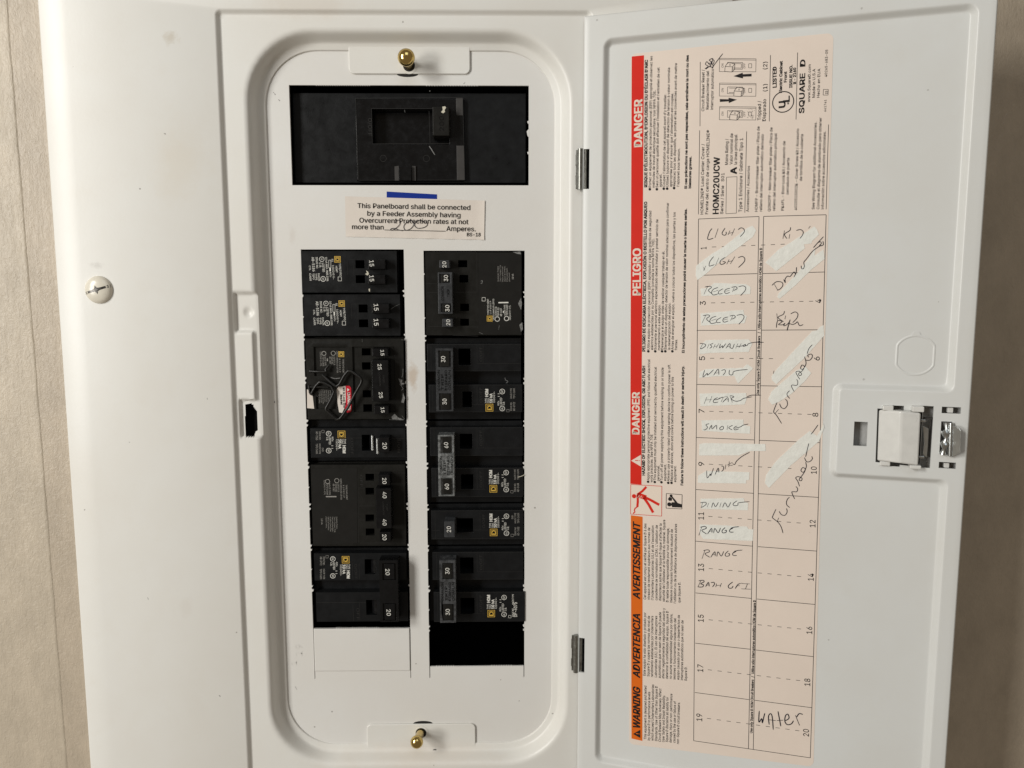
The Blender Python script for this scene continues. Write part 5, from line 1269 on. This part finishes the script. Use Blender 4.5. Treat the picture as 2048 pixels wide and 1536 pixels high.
mb.stroke(PAN, [b4(720, 685), b4(712, 725)], 0.25, BF+.24); mb.stroke(PAN, [b4(545, 745), b4(580, 760)], 0.25, BF+.24)
mk('scuff_mark', mb, 'scuff', t_)

def double_right(label, body, f1, f2, holes, bar, wins, nums, s_, logo_xy, issue, matb='worn', big=False, svd=False, h1=-1.8, txt=True):
    t_ = breaker(label, body, [f1, f2], holes)
    tg = toggle(t_, bar, h1=h1, name='tie_bar', mat=matb, windows=wins)
    for p0, p1 in nums: numb(tg, s_, p0, p1, 8.0, h1)
    xm = (bar[0]+bar[2])/2; y0, y1 = wins[0][3]+4, wins[1][1]-4; q = (y1-y0)
    mb = MB(); 
    for i, w_ in enumerate(('COMMON', 'TRIP', 'DISPARO', 'COMUN')):
        x = bar[0]+8+i*7.2; T(mb, PAN, w_, (x, y1-2), (x-.3, y0+2+ (8 if i in (1,) else 0)), 4.6, h1+0.1, bold=0.02)
    mk('embossed_text', mb, 'emboss' if matb == 'toggle' else 'void', tg)
    hom_print(t_, *logo_xy, 1.0, False, issue, big=big, svd=svd)
    for f_ in (f1, f2):
        xm = f_[0]+100; lo = 1 if f_ is f1 else 0
        yl = f_[3]-16
        lines_on(t_, [((f_[0]+1, f_[1]+1.5), (f_[2]-1, f_[1]+1)), ((955, yl), (f_[2]-2, yl)) if lo else ((945, yl), (970, yl)), ((954, f_[1]+3), (954.5, yl)), ((966, f_[1]+3), (966.5, yl)), ((f_[0]+8, f_[1]+3), (f_[0]+8.5, f_[3]-3)), ((f_[0]+2, f_[3]-1), (f_[2]-2, f_[3]-1.5))], w_=0.13)
        emb(t_, 'O/OFF', (964.5, yl-4), (964, f_[1]+6), 5.0)
    return t_
t_ = double_right('double 30 amp breaker with scuffed grey tie bar, second in the right column', (851, 677, 1043, 842), (854, 687.5, 1042, 743), (857.5, 769, 1044.5, 825),
    [(917, 697.5, 941, 730), (925, 783.5, 943.5, 814.5)], (872, 697, 906, 822.5), [(876.5, 701, 902, 734.5), (878, 786.5, 903, 820)],
    (((890.6, 724), (890.2, 712.3)), ((893.4, 809), (893, 797.3))), '30', (978.8, 815.3), 'AD-6922', matb='grey_toggle')
mb = MB(); mb.stroke(PAN, [(1010, 755), (1011, 760), (1016, 763), (1012, 766)], 0.3, BS+.1); mk('scuff_mark', mb, 'scuff', t_)
t_ = double_right('double 60 amp breaker with pale worn tie bar, third in the right column', (852, 845, 1045, 1010), (860, 854.5, 1045.5, 912), (863, 935.5, 1046.5, 994.5),
    [(919.5, 868, 944.5, 897.5), (922, 949, 946.5, 978)], (876.5, 870, 908.5, 992.5), [(881, 873, 904.5, 907), (882.5, 956.5, 906, 989.5)],
    (((896.4, 896), (896, 884.5)), ((897.8, 979), (897.5, 967.4))), '60', (986.7, 977.5), 'AB-5408', matb='silvered')
mb = MB(); mb.stroke(PAN, [(1036, 954), (1041, 953), (1046, 951), (1049, 949)], 0.35, BF+.3); mk('paint_fleck', mb, 'chip', t_)
t_ = breaker('lone single 20 amp breaker in the right column, below the 60 amp pair', (854, 1013, 1047, 1096), [(862.5, 1020.5, 1046.5, 1079)], [(913, 1037, 946, 1065)])
tg = toggle(t_, (888.5, 1043, 909.5, 1075), h1=-2.8, mat='grey_toggle'); numb(tg, '20', (902, 1064.4), (901.6, 1052.6), 8.2, -2.8)
hom_print(t_, 987.3, 1064.8, 1.0, False, 'AD-7680', svd=True); emb(t_, 'O/OFF', (970, 1056), (969.5, 1028), 5.0)
lines_on(t_, [((870, 1024), (871, 1076)), ((960, 1024), (960.5, 1060)), ((948, 1060), (977, 1060)), ((864, 1061), (880, 1061)), ((925, 1066), (946, 1064)), ((864, 1022), (1045, 1021)), ((864, 1077.5), (1045, 1077.5))], w_=0.14)
t_ = double_right('double 30 amp breaker above the empty opening, lowest in the right column', (857, 1099, 1048, 1249), (865, 1103.5, 1046.5, 1159.5), (867.5, 1183.5, 1050, 1243.5),
    [(920, 1115, 947, 1147), (921, 1196, 949, 1228)], (879.5, 1121, 911.5, 1245.5), [(884.5, 1126, 907, 1158.5), (885.5, 1208, 908, 1241)],
    (((899, 1148), (898.6, 1135.8)), ((899.7, 1230), (899.3, 1218))), '30', (982.5, 1227.2), 'DP-4075', big=True, matb='worn')

# ============================================================ MAIN BREAKER
cM = crop(560, 150, 3.938)
MF = -13.5
t_ = root('main_breaker', 'large black main breaker lying sideways in the top opening', 'circuit breaker', PAN.w(*PAN.p(818, 370, -60), -60))
win = pr(PAN, 743, 217, 898, 287, MF)
mb = MB(); esc = pr(PAN, 711, 196, 927, 360, MF)
mb.plate(PAN, pr(PAN, 587, 186, 1052, 366, MF-4), [esc], -60, MF-4)
mk('case', mb, 'black', t_, bevel=0.4)
mb = MB(); r = esc; mb.plate(PAN, (r[0]+.05, r[1]+.05, r[2]-0.05, r[3]-.05), [win], MF-9, MF-1.5); mb.box(PAN, (win[0], win[1], win[2], win[3]), MF-11, MF-9.05)
mk('escutcheon', mb, 'toggle', t_, bevel=0.35)
lines_on(t_, [((711, 196.5), (925, 195)), ((711, 197), (717, 360)), ((717, 360.5), (929, 360)), ((925.5, 196), (929.5, 360)), ((742, 217), (866, 217)), ((743, 218), (744.5, 287)), ((744, 287.7), (898, 287)), ((858, 222), (860, 286))], w_=0.2, h_=MF-1.35)
mb = MB(); mb.pxpoly(PAN, [(912, 196), (925.5, 196), (926, 231), (912.5, 231)], MF-3.5, MF-1.3); mb.pxpoly(PAN, [(913, 291), (928, 291), (929.5, 360), (914, 360)], MF-3.5, MF-1.3)
mk('side_flap', mb, 'grey_plastic', t_, bevel=0.2)
mb = MB(); mb.box(PAN, pr(PAN, 865, 213, 898.5, 271.5, MF+5), MF-8, MF+5, 0.3); tg = mk('toggle', mb, 'black_warm', t_, bevel=0.5, seg=3)
mb = MB(); T(mb, PAN, '200', (888, 262), (887.5, 232), 9, MF+5.1, bold=0.0, res=3); mk('embossed_text', mb, 'toggle', tg)
mb = MB(); mb.pxpoly(PAN, [cM(*p) for p in ((1278, 250), (1300, 246), (1308, 258), (1296, 275), (1300, 290), (1285, 302), (1268, 292), (1282, 275))], MF+5, MF+5.2); mk('paint_fleck', mb, 'chip', tg)
mb = MB()
for c_ in ((766.5, 316.8), (852.8, 316.8)): mb.ring(PAN, PAN.p(*c_, MF-1.35), 1.8, 0.22, MF-1.35, 24)
mk('rivet_ring', mb, 'emboss', t_)
mb = MB(); mb.pxbox(PAN, 797, 332, 823, 361, MF-2, MF+1.2); mk('latch_nub', mb, 'toggle', t_, bevel=0.3)
mb = MB(); mb.pxpoly(PAN, [(789, 333), (797.5, 331.5), (798, 361), (789.5, 361)], MF-2, MF-0.6); mb.pxpoly(PAN, [(824, 332), (831, 332), (831.5, 361), (824.5, 361)], MF-2, MF-0.6); mk('lit_nub_side', mb, 'grey_plastic', t_)  # paler grey strips paint the lit sides of the nub
mb = MB(); T(mb, PAN, 'O/OFF', (736, 236), (736.5, 272), 7.5, MF-1.38, bold=0.0); mk('embossed_text', mb, 'emboss', t_)
mb = MB(); mb.stroke(PAN, [cM(1175, 560), cM(1195, 590), cM(1220, 630)], 0.5, MF-1.3); mb.stroke(PAN, [cM(980, 275), cM(985, 295)], 0.3, MF-1.3)
mb.disc(PAN, PAN.p(*cM(1180, 127), MF-3.9), .35, .35, MF-3.8, 8)
mk('scuff_mark', mb, 'scuff', t_)
